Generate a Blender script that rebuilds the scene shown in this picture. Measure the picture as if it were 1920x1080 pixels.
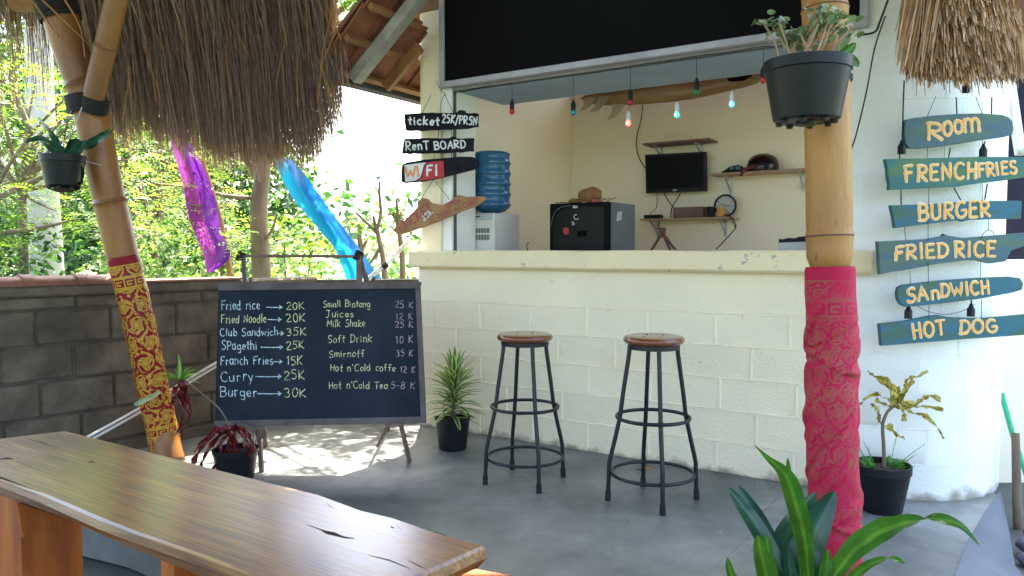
import bpy, math, random
import numpy as np
from mathutils import Vector, Matrix
random.seed(7); rng = np.random.default_rng(11)
for o in list(bpy.data.objects): bpy.data.objects.remove(o)
SC = bpy.context.scene
COL = SC.collection
PI = math.pi
# ------------------------------------------------------------------ camera
F = 1440.0; EYE = 1.18; PITCH = math.atan(70/F)
cd = bpy.data.cameras.new('camera'); cam = bpy.data.objects.new('camera', cd); COL.objects.link(cam)
cam.location = (0, 0, EYE); cam.rotation_euler = (PI/2-PITCH, 0, 0)
cd.sensor_width = 36; cd.lens = 27.0; cd.clip_start = .05; cd.clip_end = 2000
SC.camera = cam
# ------------------------------------------------------------------ light
W_ = bpy.data.worlds.new('World'); SC.world = W_; W_.use_nodes = True
wn = W_.node_tree.nodes; wl = W_.node_tree.links
bg = wn['Background']; sky = wn.new('ShaderNodeTexSky'); sky.sky_type = 'NISHITA'; sky.sun_disc = False
SUN_EL = math.radians(62); SUN_AZ = math.radians(-3)          # azimuth from +Y, clockwise
sky.sun_elevation = SUN_EL; sky.sun_rotation = SUN_AZ; sky.dust_density = 4.0; sky.air_density = 1.0; sky.ozone_density = .6
wl.new(sky.outputs[0], bg.inputs[0]); bg.inputs[1].default_value = .15
sd = bpy.data.lights.new('sun', 'SUN'); sun = bpy.data.objects.new('sun', sd); COL.objects.link(sun)
sd.energy = 4.5; sd.angle = math.radians(.55); sd.color = (1, .94, .84)
dv = Vector((math.sin(SUN_AZ)*math.cos(SUN_EL), math.cos(SUN_AZ)*math.cos(SUN_EL), math.sin(SUN_EL)))
sun.rotation_euler = dv.to_track_quat('Z', 'Y').to_euler(); sun.location = dv*30
vs = SC.view_settings; vs.view_transform = 'Standard'; vs.look = 'None'; vs.gamma = 1; vs.exposure = 3.0
vs.use_curve_mapping = False
SC.render.engine = 'CYCLES'
SC.cycles.max_bounces = 10; SC.cycles.diffuse_bounces = 6; SC.cycles.transmission_bounces = 6
# ------------------------------------------------------------------ surveying helpers (photo measurements -> metres)
def ray(u, v):
    x = (u-960)/F; y = -(v-540)/F
    c, s = math.cos(PITCH), math.sin(PITCH)
    return Vector((x, c + y*s, -s + y*c))
CAMP = Vector((0, 0, EYE))
def G(u, v, h=0.0):                       # on the horizontal plane at height h
    r = ray(u, v); t = (h-EYE)/r.z; return CAMP + r*t
def V(u, v, Y):                           # on the vertical plane at depth Y
    r = ray(u, v); return CAMP + r*(Y/r.y)
O2 = Vector((-.625, 5.15, 0)); SD = Vector((.841, -.541, 0)).normalized(); ND = Vector((.541, .841, 0)).normalized()
UP = Vector((0, 0, 1))
def P(s, n, h): return O2 + SD*s + ND*n + UP*h
def WP(u, v, n=0.0):                      # on the plane parallel to the kiosk front at offset n -> point
    r = ray(u, v); t = (ND.dot(O2-CAMP)+n)/ND.dot(r); return CAMP + r*t
def SH(u, v, n=0.0):
    q = WP(u, v, n)-O2; return q.dot(SD), q.z
def PL(p0, nrm):                          # plane sampler: f(u,v,off)
    nrm = Vector(nrm).normalized()
    if nrm.dot(CAMP-Vector(p0)) < 0: nrm = -nrm
    def f(u, v, off=0.0):
        r = ray(u, v); t = nrm.dot(Vector(p0)-CAMP)/nrm.dot(r); return CAMP + r*t + nrm*off
    f.n = nrm
    return f
# ------------------------------------------------------------------ mesh builder
class MB:
    def __init__(s): s.v = []; s.f = []
    def add(s, vs, fs):
        b = len(s.v); s.v += [tuple(p) for p in vs]; s.f += [tuple(b+i for i in f) for f in fs]; return s
    def hexa(s, c):                        # 8 corners: bottom 4 ccw, top 4
        return s.add(c, [(0,3,2,1),(4,5,6,7),(0,1,5,4),(1,2,6,5),(2,3,7,6),(3,0,4,7)])
    def box(s, c, size, rot=None):
        hx, hy, hz = size[0]/2, size[1]/2, size[2]/2
        R = rot if rot else Matrix.Identity(3); c = Vector(c)
        q = [(-hx,-hy,-hz),(hx,-hy,-hz),(hx,hy,-hz),(-hx,hy,-hz),(-hx,-hy,hz),(hx,-hy,hz),(hx,hy,hz),(-hx,hy,hz)]
        return s.hexa([c + R @ Vector(p) for p in q])
    def wbox(s, s0, s1, n0, n1, h0, h1):   # box in the kiosk frame
        return s.hexa([P(s0,n0,h0),P(s1,n0,h0),P(s1,n1,h0),P(s0,n1,h0),P(s0,n0,h1),P(s1,n0,h1),P(s1,n1,h1),P(s0,n1,h1)])
    def wbevel(s, s0, s1, n0, n1, h0, h1, b=.006):   # bevelled box, kiosk frame
        return s.bevelbox(lambda x,y,z: P(x,y,z), s0, s1, n0, n1, h0, h1, b)
    def bevelbox(s, fn, x0, x1, y0, y1, z0, z1, b):
        vs=[]; idx={}
        for i,x in enumerate((x0,x1)):
            for j,y in enumerate((y0,y1)):
                for k,z in enumerate((z0,z1)):
                    sx,sy,sz=(1,-1)[i],(1,-1)[j],(1,-1)[k]
                    for a,d in enumerate(((0,sy*b,sz*b),(sx*b,0,sz*b),(sx*b,sy*b,0))):
                        idx[i,j,k,a]=len(vs); vs.append(fn(x+d[0],y+d[1],z+d[2]))
        fs=[]
        for i in (0,1): fs.append([idx[i,j,k,0] for j,k in ((0,0),(1,0),(1,1),(0,1))])
        for j in (0,1): fs.append([idx[i,j,k,1] for i,k in ((0,0),(1,0),(1,1),(0,1))])
        for k in (0,1): fs.append([idx[i,j,k,2] for i,j in ((0,0),(1,0),(1,1),(0,1))])
        for j in (0,1):
            for k in (0,1): fs.append([idx[0,j,k,1],idx[1,j,k,1],idx[1,j,k,2],idx[0,j,k,2]])
        for i in (0,1):
            for k in (0,1): fs.append([idx[i,0,k,0],idx[i,1,k,0],idx[i,1,k,2],idx[i,0,k,2]])
        for i in (0,1):
            for j in (0,1): fs.append([idx[i,j,0,0],idx[i,j,1,0],idx[i,j,1,1],idx[i,j,0,1]])
        for i in (0,1):
            for j in (0,1):
                for k in (0,1): fs.append([idx[i,j,k,0],idx[i,j,k,1],idx[i,j,k,2]])
        return s.add(vs, fs)
    def tube(s, pts, r, n=10, cap=True):
        pts=[Vector(p) for p in pts]; m=len(pts)
        rs=[r]*m if not hasattr(r,'__len__') else list(r)
        vs=[]; prev=None
        for i,p in enumerate(pts):
            t=(pts[min(i+1,m-1)]-pts[max(i-1,0)])
            t = t.normalized() if t.length>1e-9 else Vector((0,0,1))
            if prev is None:
                a=Vector((0,0,1)) if abs(t.z)<.9 else Vector((1,0,0)); x=t.cross(a).normalized()
            else:
                x=(prev-t*prev.dot(t)); x = x.normalized() if x.length>1e-9 else t.orthogonal().normalized()
            prev=x; y=t.cross(x)
            for k in range(n):
                a=2*PI*k/n; vs.append(p+(x*math.cos(a)+y*math.sin(a))*rs[i])
        fs=[(i*n+k,i*n+(k+1)%n,(i+1)*n+(k+1)%n,(i+1)*n+k) for i in range(m-1) for k in range(n)]
        if cap: fs+=[tuple(range(n-1,-1,-1)), tuple((m-1)*n+k for k in range(n))]
        return s.add(vs,fs)
    def lathe(s, prof, c=(0,0,0), n=28, axis=None, close=False):   # prof [(r,z)]
        c=Vector(c); vs=[]; R=axis.to_track_quat('Z','Y').to_matrix() if axis else Matrix.Identity(3)
        for r,z in prof:
            for k in range(n):
                a=2*PI*k/n; vs.append(c+R@Vector((r*math.cos(a),r*math.sin(a),z)))
        m=len(prof)
        fs=[(i*n+k,i*n+(k+1)%n,(i+1)*n+(k+1)%n,(i+1)*n+k) for i in range(m-1) for k in range(n)]
        if close: fs+=[(( m-1)*n+k, (m-1)*n+(k+1)%n, (k+1)%n, k) for k in range(n)]
        else:
            if prof[0][0]>1e-4: fs.append(tuple(range(n-1,-1,-1)))
            if prof[-1][0]>1e-4: fs.append(tuple((m-1)*n+k for k in range(n)))
        return s.add(vs,fs)
    def prism(s, front, off, bev=0):       # polygon points + offset vector
        n=len(front); front=[Vector(p) for p in front]; off=Vector(off)
        if bev:
            c=sum(front,Vector())/n
            ins=[p+(c-p).normalized()*bev for p in front]
            vs=ins+[p+off.normalized()*bev for p in front]+[p+off for p in front]
            fs=[tuple(range(n))]+[(i,(i+1)%n,n+(i+1)%n,n+i) for i in range(n)]+[(n+i,n+(i+1)%n,2*n+(i+1)%n,2*n+i) for i in range(n)]+[tuple(range(3*n-1,2*n-1,-1))]
            return s.add(vs,fs)
        vs=front+[p+off for p in front]
        return s.add(vs,[tuple(range(n)),tuple(range(2*n-1,n-1,-1))]+[(i,n+i,n+(i+1)%n,(i+1)%n) for i in range(n)])
    def sphere(s, c, r, nu=14, nv=8, sc=(1,1,1)):
        c=Vector(c); prof=[]
        vs=[];fs=[]
        for j in range(nv+1):
            t=PI*j/nv
            for k in range(nu):
                a=2*PI*k/nu; vs.append(c+Vector((r*sc[0]*math.sin(t)*math.cos(a),r*sc[1]*math.sin(t)*math.sin(a),r*sc[2]*math.cos(t))))
        for j in range(nv):
            for k in range(nu): fs.append((j*nu+k,(j+1)*nu+k,(j+1)*nu+(k+1)%nu,j*nu+(k+1)%nu))
        return s.add(vs,fs)
    def ribbon(s, pts, widths, side, fold=0.0, twist=None):  # leaf blade, three verts across
        pts=[Vector(p) for p in pts]; m=len(pts); side=Vector(side)
        vs=[]
        for i,p in enumerate(pts):
            t=(pts[min(i+1,m-1)]-pts[max(i-1,0)]).normalized()
            x=(side-t*side.dot(t)).normalized(); 
            if twist: x = Matrix.Rotation(twist*i/(m-1),3,t) @ x
            y=t.cross(x)
            w=widths[i]
            vs+= [p-x*w+y*w*fold, p, p+x*w+y*w*fold]
        fs=[]
        for i in range(m-1):
            for k in (0,1): fs.append((i*3+k,i*3+k+1,(i+1)*3+k+1,(i+1)*3+k))
        return s.add(vs,fs)
    def build(s, name, mat, parent=None, smooth=False, label=None, kind=None, cat=None, group=None, at=None):
        me=bpy.data.meshes.new(name)
        V_=np.array(s.v,dtype=float)
        if parent is not None:
            r=parent
            while r.parent: r=r.parent
            base=np.array(r.location)
        else:
            base=np.array(at) if at is not None else np.array([(V_[:,0].min()+V_[:,0].max())/2,(V_[:,1].min()+V_[:,1].max())/2,V_[:,2].min()])
        V_=V_-base
        me.from_pydata(V_.tolist(),[],s.f)
        if mat: me.materials.append(mat)
        if smooth:
            me.polygons.foreach_set('use_smooth',[True]*len(me.polygons))
            if smooth!='all':
                try: me.set_sharp_from_angle(angle=math.radians(42))
                except Exception: pass
        me.update()
        o=bpy.data.objects.new(name,me); COL.objects.link(o)
        if parent is not None: o.parent=parent
        else: o.location=base
        tag(o,label,cat,group,kind); return o
def tag(o,label=None,cat=None,group=None,kind=None):
    if label: o['label']=label
    if cat: o['category']=cat
    if group: o['group']=group
    if kind: o['kind']=kind
    return o
def thing(name,label,cat,loc,group=None):
    o=bpy.data.objects.new(name,None); COL.objects.link(o); o.empty_display_size=.1
    o.location=Vector(loc); return tag(o,label,cat,group)
def copy_tree(o,parent=None):
    c=o.copy(); COL.objects.link(c)
    if parent: c.parent=parent
    for ch in list(o.children): copy_tree(ch,c)
    return c
def np_mesh(name, verts, quads, mat, parent=None, kind=None, smooth=False, base=(0,0,0), attr=None):
    me=bpy.data.meshes.new(name); nv=len(verts); nf=len(quads); k=quads.shape[1]
    me.vertices.add(nv); me.vertices.foreach_set('co',(verts-np.array(base)).astype(np.float32).ravel())
    me.loops.add(nf*k); me.loops.foreach_set('vertex_index',quads.astype(np.int32).ravel())
    me.polygons.add(nf); me.polygons.foreach_set('loop_start',np.arange(0,nf*k,k,dtype=np.int32)); me.polygons.foreach_set('loop_total',np.full(nf,k,dtype=np.int32))
    if smooth: me.polygons.foreach_set('use_smooth',np.ones(nf,dtype=bool))
    me.update(calc_edges=True)
    if attr is not None:
        a=me.color_attributes.new('pat','FLOAT_COLOR','POINT')
        c=np.ones((nv,4),dtype=np.float32); c[:,:3]=attr if attr.ndim==2 else attr[:,None]; a.data.foreach_set('color',c.ravel())
    me.materials.append(mat)
    o=bpy.data.objects.new(name,me); COL.objects.link(o)
    if parent is not None: o.parent=parent
    if kind: o['kind']=kind
    return o
def catmull(pts, k=5):
    pts=[np.array(p,float) for p in pts]; out=[]
    for i in range(len(pts)-1):
        p0=pts[max(i-1,0)];p1=pts[i];p2=pts[i+1];p3=pts[min(i+2,len(pts)-1)]
        for j in range(k):
            t=j/k; out.append(.5*((2*p1)+(-p0+p2)*t+(2*p0-5*p1+4*p2-p3)*t*t+(-p0+3*p1-3*p2+p3)*t**3))
    out.append(pts[-1]); return out
# ------------------------------------------------------------------ materials
def rgb(c): return (c[0],c[1],c[2],1)
def NEW(name):
    m=bpy.data.materials.new(name); m.use_nodes=True; n=m.node_tree.nodes; return m,n,m.node_tree.links,n['Principled BSDF']
def M(name, col, col2=None, rough=.6, scale=6, detail=6, stretch=None, bump=0, bscale=60, spec=.5, metal=0, trans=0, coord='Object', lo=.35, hi=.65, speck=None, speck_col=(.05,.05,.05), speck_scale=30, emit=0, rvar=0, coat=0, grime=0, tone=0):
    m,n,l,b=NEW(name)
    if col2 is None: col2=tuple(x*.75 for x in col)
    tc=n.new('ShaderNodeTexCoord'); mp=n.new('ShaderNodeMapping'); l.new(tc.outputs[coord],mp.inputs[0])
    if stretch: mp.inputs['Scale'].default_value=stretch
    nz=n.new('ShaderNodeTexNoise'); nz.inputs['Scale'].default_value=scale; nz.inputs['Detail'].default_value=detail; nz.inputs['Roughness'].default_value=.6
    l.new(mp.outputs[0],nz.inputs['Vector'])
    mr=n.new('ShaderNodeMapRange'); mr.inputs[1].default_value=lo; mr.inputs[2].default_value=hi; l.new(nz.outputs[0],mr.inputs[0])
    mx=n.new('ShaderNodeMix'); mx.data_type='RGBA'; mx.inputs[6].default_value=rgb(col); mx.inputs[7].default_value=rgb(col2); l.new(mr.outputs[0],mx.inputs[0])
    out=mx.outputs[2]
    if speck:
        n2=n.new('ShaderNodeTexNoise'); n2.inputs['Scale'].default_value=speck_scale; n2.inputs['Detail'].default_value=8; n2.inputs['Roughness'].default_value=.7; l.new(mp.outputs[0],n2.inputs['Vector'])
        r2=n.new('ShaderNodeMapRange'); r2.inputs[1].default_value=1-speck; r2.inputs[2].default_value=1-speck+.03; l.new(n2.outputs[0],r2.inputs[0])
        m2=n.new('ShaderNodeMix'); m2.data_type='RGBA'; l.new(r2.outputs[0],m2.inputs[0]); l.new(out,m2.inputs[6]); m2.inputs[7].default_value=rgb(speck_col); out=m2.outputs[2]
    if tone:
        n4=n.new('ShaderNodeTexNoise'); n4.inputs['Scale'].default_value=.9; n4.inputs['Detail'].default_value=9; n4.inputs['Roughness'].default_value=.62; n4.inputs['Distortion'].default_value=.4; l.new(mp.outputs[0],n4.inputs['Vector'])
        r4=n.new('ShaderNodeMapRange'); r4.inputs[1].default_value=.34; r4.inputs[2].default_value=.66; r4.inputs[3].default_value=1-tone; r4.inputs[4].default_value=1+tone; l.new(n4.outputs[0],r4.inputs[0])
        m4=n.new('ShaderNodeMix'); m4.data_type='RGBA'; m4.blend_type='MULTIPLY'; m4.inputs[0].default_value=1; l.new(out,m4.inputs[6]); l.new(r4.outputs[0],m4.inputs[7]); out=m4.outputs[2]
    if grime:
        sx=n.new('ShaderNodeSeparateXYZ'); l.new(tc.outputs['Object'],sx.inputs[0])
        n5=n.new('ShaderNodeTexNoise'); n5.inputs['Scale'].default_value=11; n5.inputs['Detail'].default_value=9; l.new(tc.outputs['Object'],n5.inputs['Vector'])
        ma=n.new('ShaderNodeMath'); ma.operation='MULTIPLY_ADD'; l.new(n5.outputs[0],ma.inputs[0]); ma.inputs[1].default_value=-grime*3.2; l.new(sx.outputs[2],ma.inputs[2])
        r5=n.new('ShaderNodeMapRange'); r5.inputs[1].default_value=-grime*1.75; r5.inputs[2].default_value=-grime*.9; r5.inputs[3].default_value=.85; r5.inputs[4].default_value=0; l.new(ma.outputs[0],r5.inputs[0])
        m5=n.new('ShaderNodeMix'); m5.data_type='RGBA'; l.new(r5.outputs[0],m5.inputs[0]); l.new(out,m5.inputs[6]); m5.inputs[7].default_value=rgb((.25,.22,.16)); out=m5.outputs[2]
    l.new(out,b.inputs['Base Color'])
    b.inputs['Roughness'].default_value=rough; b.inputs['Metallic'].default_value=metal; b.inputs['Specular IOR Level'].default_value=spec
    if coat: b.inputs['Coat Weight'].default_value=coat; b.inputs['Coat Roughness'].default_value=.15
    if rvar:
        r3=n.new('ShaderNodeMapRange'); r3.inputs[3].default_value=rough-rvar; r3.inputs[4].default_value=rough+rvar; l.new(nz.outputs[0],r3.inputs[0]); l.new(r3.outputs[0],b.inputs['Roughness'])
    if bump:
        n3=n.new('ShaderNodeTexNoise'); n3.inputs['Scale'].default_value=bscale; n3.inputs['Detail'].default_value=6; l.new(mp.outputs[0],n3.inputs['Vector'])
        bp=n.new('ShaderNodeBump'); bp.inputs['Strength'].default_value=min(1,bump*2); bp.inputs['Distance'].default_value=.01*max(bump,.3); l.new(n3.outputs[0],bp.inputs['Height']); l.new(bp.outputs[0],b.inputs['Normal'])
    if trans:
        tr=n.new('ShaderNodeBsdfTranslucent'); l.new(out,tr.inputs[0]); ms=n.new('ShaderNodeMixShader'); ms.inputs[0].default_value=trans
        l.new(b.outputs[0],ms.inputs[1]); l.new(tr.outputs[0],ms.inputs[2]); l.new(ms.outputs[0],n['Material Output'].inputs[0])
    if emit: b.inputs['Emission Color'].default_value=rgb(col); b.inputs['Emission Strength'].default_value=emit
    return m
# ------------------------------------------------------------------ hand lettering: one-stroke glyphs
def E(cx,cy,rx,ry,a0,a1,k=10):
    return [(cx+rx*math.cos(math.radians(a0+(a1-a0)*i/k)),cy+ry*math.sin(math.radians(a0+(a1-a0)*i/k))) for i in range(k+1)]
GL={
'A':(.62,[[(0,0),(.3,1),(.6,0)],[(.1,.38),(.5,.38)]]),
'B':(.6,[[(.05,0),(.05,1)],[(.0,1)]+E(.28,.76,.25,.24,90,-90)+[(.08,.52)],[(.08,.52)]+E(.3,.27,.28,.27,90,-90)+[(0,0)]]),
'C':(.6,[E(.35,.5,.33,.5,50,310,12)]),
'D':(.62,[[(.06,0),(.06,1)],[(0,1)]+E(.2,.5,.4,.5,88,-88,12)+[(0,0)]]),
'E':(.52,[[(.5,1),(.05,1),(.05,0),(.5,0)],[(.05,.52),(.42,.54)]]),
'F':(.52,[[(.5,1),(.06,.98),(.05,0)],[(0,.52),(.4,.56)]]),
'G':(.65,[E(.35,.5,.33,.5,55,330,12)+[(.62,.45),(.38,.45)]]),
'H':(.58,[[(.05,1),(.05,0)],[(.52,1),(.52,0)],[(.05,.5),(.52,.53)]]),
'I':(.2,[[(.1,1),(.1,0)]]),
'J':(.5,[[(.05,1),(.5,1)],[(.35,1),(.35,.25)]+E(.2,.22,.15,.22,0,-150,6)]),
'K':(.55,[[(.05,1),(.05,0)],[(.5,1),(.08,.45),(.55,0)]]),
'L':(.48,[[(.05,1),(.05,0),(.45,0)]]),
'M':(.75,[[(.03,0),(.1,1),(.37,.3),(.62,1),(.72,0)]]),
'N':(.62,[[(.05,0),(.06,1),(.55,0),(.56,1)]]),
'n':(.48,[[(.05,.62),(.05,0)],[(.05,.4)]+E(.24,.4,.18,.22,160,0,7)+[(.43,0)]]),
'O':(.68,[E(.34,.5,.32,.5,95,455,16)]),
'P':(.55,[[(.06,0),(.06,1)],[(0,1)]+E(.26,.74,.26,.26,90,-90)+[(.06,.47)]]),
'R':(.6,[[(.06,0),(.06,1)],[(0,1)]+E(.28,.75,.25,.25,90,-90)+[(.1,.5),(.58,0)]]),
'S':(.52,[E(.28,.76,.22,.24,35,240,8)+E(.25,.25,.25,.25,60,-150,8)]),
'T':(.6,[[(0,1),(.6,1)],[(.3,1),(.3,0)]]),
'U':(.6,[[(.05,1),(.05,.3)]+E(.3,.28,.25,.28,180,360,8)+[(.55,1)]]),
'W':(.85,[[(0,1),(.2,0),(.42,.7),(.62,0),(.84,1)]]),
'a':(.48,[E(.22,.3,.2,.3,30,340,10),[(.42,.6),(.42,.1),(.5,0)]]),
'b':(.48,[[(.05,1),(.05,.02)],[(.05,.35)]+E(.24,.3,.2,.3,150,-160,10)]),
'c':(.42,[E(.23,.3,.2,.3,50,315,9)]),
'd':(.5,[E(.22,.3,.2,.3,30,340,10),[(.44,1),(.44,.0)]]),
'e':(.46,[[(.05,.32),(.4,.36)]+E(.23,.32,.19,.29,15,320,11)]),
'f':(.4,[E(.3,.8,.13,.2,30,180,6)+[(.17,.0)],[(.02,.52),(.34,.55)]]),
'g':(.48,[E(.22,.3,.2,.28,30,340,10),[(.43,.58),(.43,-.2)]+E(.25,-.2,.18,.2,0,-150,6)]),
'h':(.48,[[(.05,1),(.05,0)],[(.05,.4)]+E(.24,.4,.18,.22,160,0,7)+[(.43,0)]]),
'i':(.18,[[(.08,.6),(.09,0)],[(.08,.82),(.1,.86)]]),
'j':(.3,[[(.2,.6),(.2,-.2),(.05,-.3)],[(.2,.82),(.22,.86)]]),
'k':(.48,[[(.05,1),(.05,0)],[(.42,.62),(.08,.3),(.46,0)]]),
'l':(.18,[[(.08,1),(.09,0)]]),
'm':(.72,[[(.05,.62),(.05,0)],[(.05,.4)]+E(.2,.42,.15,.2,160,0,6)+[(.35,0)],[(.35,.4)]+E(.51,.42,.15,.2,160,0,6)+[(.67,0)]]),
'o':(.46,[E(.23,.3,.2,.3,95,455,12)]),
'p':(.48,[[(.05,.6),(.05,-.35)],[(.05,.35)]+E(.24,.3,.2,.3,150,-160,10)]),
'r':(.36,[[(.05,.62),(.06,0)],[(.06,.38)]+E(.22,.4,.15,.2,170,50,5)]),
's':(.38,[E(.2,.45,.15,.15,40,240,7)+E(.18,.16,.17,.16,60,-150,7)]),
't':(.36,[[(.17,.95),(.17,.1),(.28,0)],[(.0,.6),(.34,.63)]]),
'u':(.48,[[(.05,.6),(.05,.2)]+E(.22,.2,.17,.2,180,340,6)+[(.42,.6)],[(.42,.6),(.43,0)]]),
'w':(.62,[[(0,.6),(.15,0),(.3,.5),(.45,0),(.6,.6)]]),
'y':(.46,[[(.03,.6),(.22,.05)],[(.42,.62),(.1,-.35)]]),
'0':(.5,[E(.25,.5,.22,.5,95,455,14)]),
'1':(.3,[[(.02,.8),(.16,1),(.16,0)]]),
'2':(.52,[E(.24,.74,.21,.26,160,-30,8)+[(.03,0),(.5,.02)]]),
'3':(.5,[E(.22,.75,.2,.25,140,-80,8),E(.22,.27,.24,.27,85,-140,8)]),
'5':(.5,[[(.46,1),(.1,1),(.08,.6)]+E(.22,.32,.24,.32,100,-130,9)]),
'8':(.48,[E(.24,.76,.18,.24,-90,270,10),E(.24,.27,.22,.27,90,450,10)]),
'/':(.4,[[(0,-.2),(.4,1.1)]]),
"'":(.16,[[(.08,1),(.05,.8)]]),
'-':(.4,[[(.05,.5),(.35,.5)]]),
' ':(.4,[]),
}
def stroke_px(mb, pts, w, f, off, th):
    """ribbon of width w (px) along pts (px), mapped on the surface sampler f"""
    m=len(pts)
    if m<2: return
    P2=[np.array(p,float) for p in pts]
    vs=[];fs=[]
    t0=P2[1]-P2[0]; t0/=np.linalg.norm(t0)+1e-9; t1=P2[-1]-P2[-2]; t1/=np.linalg.norm(t1)+1e-9
    Q=[P2[0]-t0*w*.42]+P2+[P2[-1]+t1*w*.42]; m=len(Q)
    for i,p in enumerate(Q):
        t=Q[min(i+1,m-1)]-Q[max(i-1,0)]; t/=np.linalg.norm(t)+1e-9; n=np.array((-t[1],t[0]))
        k=.45 if i in (0,m-1) else 1+.18*math.sin(i*1.9+p[0])
        a=p-n*w*.5*k; b=p+n*w*.5*k
        vs+=[f(a[0],a[1],off),f(p[0],p[1],off+th),f(b[0],b[1],off)]
    for i in range(m-1):
        for q in (0,1): fs.append((i*3+q,i*3+q+1,(i+1)*3+q+1,(i+1)*3+q))
    mb.add(vs,fs)
OFFN=[0]
def text(mb, s, f, x0, y0, x1, y1, cap, w, off=.001, th=.0006, sp=.16, jit=.03, xs=1):
    tot=sum(GL[c][0]+sp for c in s)-sp
    kx=math.hypot(x1-x0,y1-y0)/tot; ang=math.atan2(y1-y0,x1-x0); ca,sa=math.cos(ang),math.sin(ang)
    x=0
    for c in s:
        g,st=GL[c]; jy=random.uniform(-jit,jit); jx=random.uniform(-jit,jit)*.5; sl=random.uniform(-.06,.1); js=1+random.uniform(-jit,jit)*1.5
        for pl in st:
            pts=[]
            for (a,b) in pl:
                a2=(x+a+jx+sl*b)*kx; b2=(b*js+jy)*cap
                pts.append((x0+a2*ca+b2*sa, y0+a2*sa-b2*ca))
            if len(pts)>4: pts=catmull(pts,2)
            elif len(pts)>=2:
                q=[]
                for i in range(len(pts)-1):
                    a=np.array(pts[i]);b=np.array(pts[i+1])
                    for k in range(3): q.append(a+(b-a)*k/3)
                q.append(np.array(pts[-1])); pts=q
            OFFN[0]=(OFFN[0]+1)%7
            stroke_px(mb,pts,w,f,off+OFFN[0]*.00012,th)
        x+=g+sp
def arrow(mb,f,x0,x1,y,w,off=.001):
    stroke_px(mb,[(x0,y),((x0+x1)/2,y+.6),(x1,y)],w,f,off,.0005)
    stroke_px(mb,[(x1-5,y-3.4),(x1,y)],w,f,off+.0002,.0005); stroke_px(mb,[(x1-5,y+3.4),(x1,y)],w,f,off+.0003,.0005)
# ------------------------------------------------------------------ materials in use
m_cream = M('cream_paint',(.89,.79,.56),(.82,.74,.54),rough=.75,scale=2.2,bump=.5,bscale=70,grime=.05,tone=.05,speck=.325,speck_col=(.36,.31,.24),speck_scale=20)
m_white = M('white_and_skylit_paint',(.86,.87,.84),(.80,.80,.75),rough=.75,scale=2.0,bump=.4,bscale=70,grime=.06,tone=.03,speck=.30,speck_col=(.35,.33,.29),speck_scale=24)  # whiter than the cream: sky light on the rounded corner put into colour
m_inner = M('inner_plaster',(.88,.79,.61),(.84,.75,.57),rough=.85,scale=1.2,bump=.1,bscale=50)
m_joint = M('joint_paint',(.93,.85,.65),(.88,.81,.61),rough=.75,scale=9,bump=.4,bscale=70,grime=.05)  # pale mortar beads, lightened further to stand in for ridge shading
m_ledge = M('ledge_paint',(.82,.70,.44),(.76,.64,.40),rough=.7,scale=3,bump=.3,bscale=60,speck=.385,speck_col=(.30,.31,.31),speck_scale=11)
m_soffit= M('soffit_paint',(.32,.43,.54),(.27,.36,.46),rough=.7,scale=3,bump=.1)
m_floor = M('polished_concrete',(.24,.255,.235),(.115,.13,.122),rough=.40,scale=1.9,detail=12,bump=.25,bscale=45,rvar=.14,tone=.48,speck=.33,speck_col=(.27,.28,.27),speck_scale=7)
m_kerb  = M('kerb_concrete',(.13,.155,.19),(.09,.11,.14),rough=.6,scale=2.5,bump=.2)
m_soil  = M('soil',(.09,.075,.05),(.05,.05,.035),rough=.95,scale=5,bump=.8,bscale=20,speck=.42,speck_col=(.16,.13,.09),speck_scale=40)
m_low   = M('dark_concrete',(.08,.10,.095),(.04,.05,.05),rough=.6,scale=3,bump=.3,speck=.34,speck_col=(.3,.32,.3),speck_scale=14)
m_grass = M('lawn',(.09,.13,.03),(.05,.08,.02),rough=.9,scale=6,bump=.6)
m_block = M('grey_block',(.16,.13,.092),(.075,.060,.043),rough=.92,scale=5,detail=12,bump=1.0,bscale=45,tone=.35,speck=.36,speck_col=(.03,.03,.03),speck_scale=30)
m_morta = M('grey_mortar',(.095,.082,.066),(.05,.044,.036),rough=.95,scale=9,bump=.8,bscale=60)
m_terra = M('terracotta',(.27,.11,.07),(.16,.07,.045),rough=.6,scale=6,bump=.25,bscale=40,speck=.34,speck_col=(.10,.07,.06),speck_scale=20)
m_tileu = M('tile_underside',(.30,.115,.055),(.19,.065,.035),rough=.75,scale=7,bump=.2)
m_tiler=M('tile_rib_dark',(.24,.075,.045),(.16,.05,.035),rough=.8,scale=7)
m_batten= M('roof_timber',(.34,.17,.06),(.20,.10,.04),rough=.7,scale=5,stretch=(1,1,.3),bump=.3)
m_grayw = M('weathered_timber',(.36,.34,.31),(.24,.22,.19),rough=.8,scale=8,bump=.4)
m_fascia= M('dark_fascia',(.13,.12,.13),(.08,.07,.08),rough=.8)
m_black = M('black_board',(.004,.004,.0045),(.003,.003,.0035),rough=.9,scale=3,spec=.12)
m_frame = M('sign_frame',(.42,.40,.44),(.30,.29,.33),rough=.6,scale=5,bump=.2)
m_metal = M('dark_metal',(.10,.12,.13),rough=.5)
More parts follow.
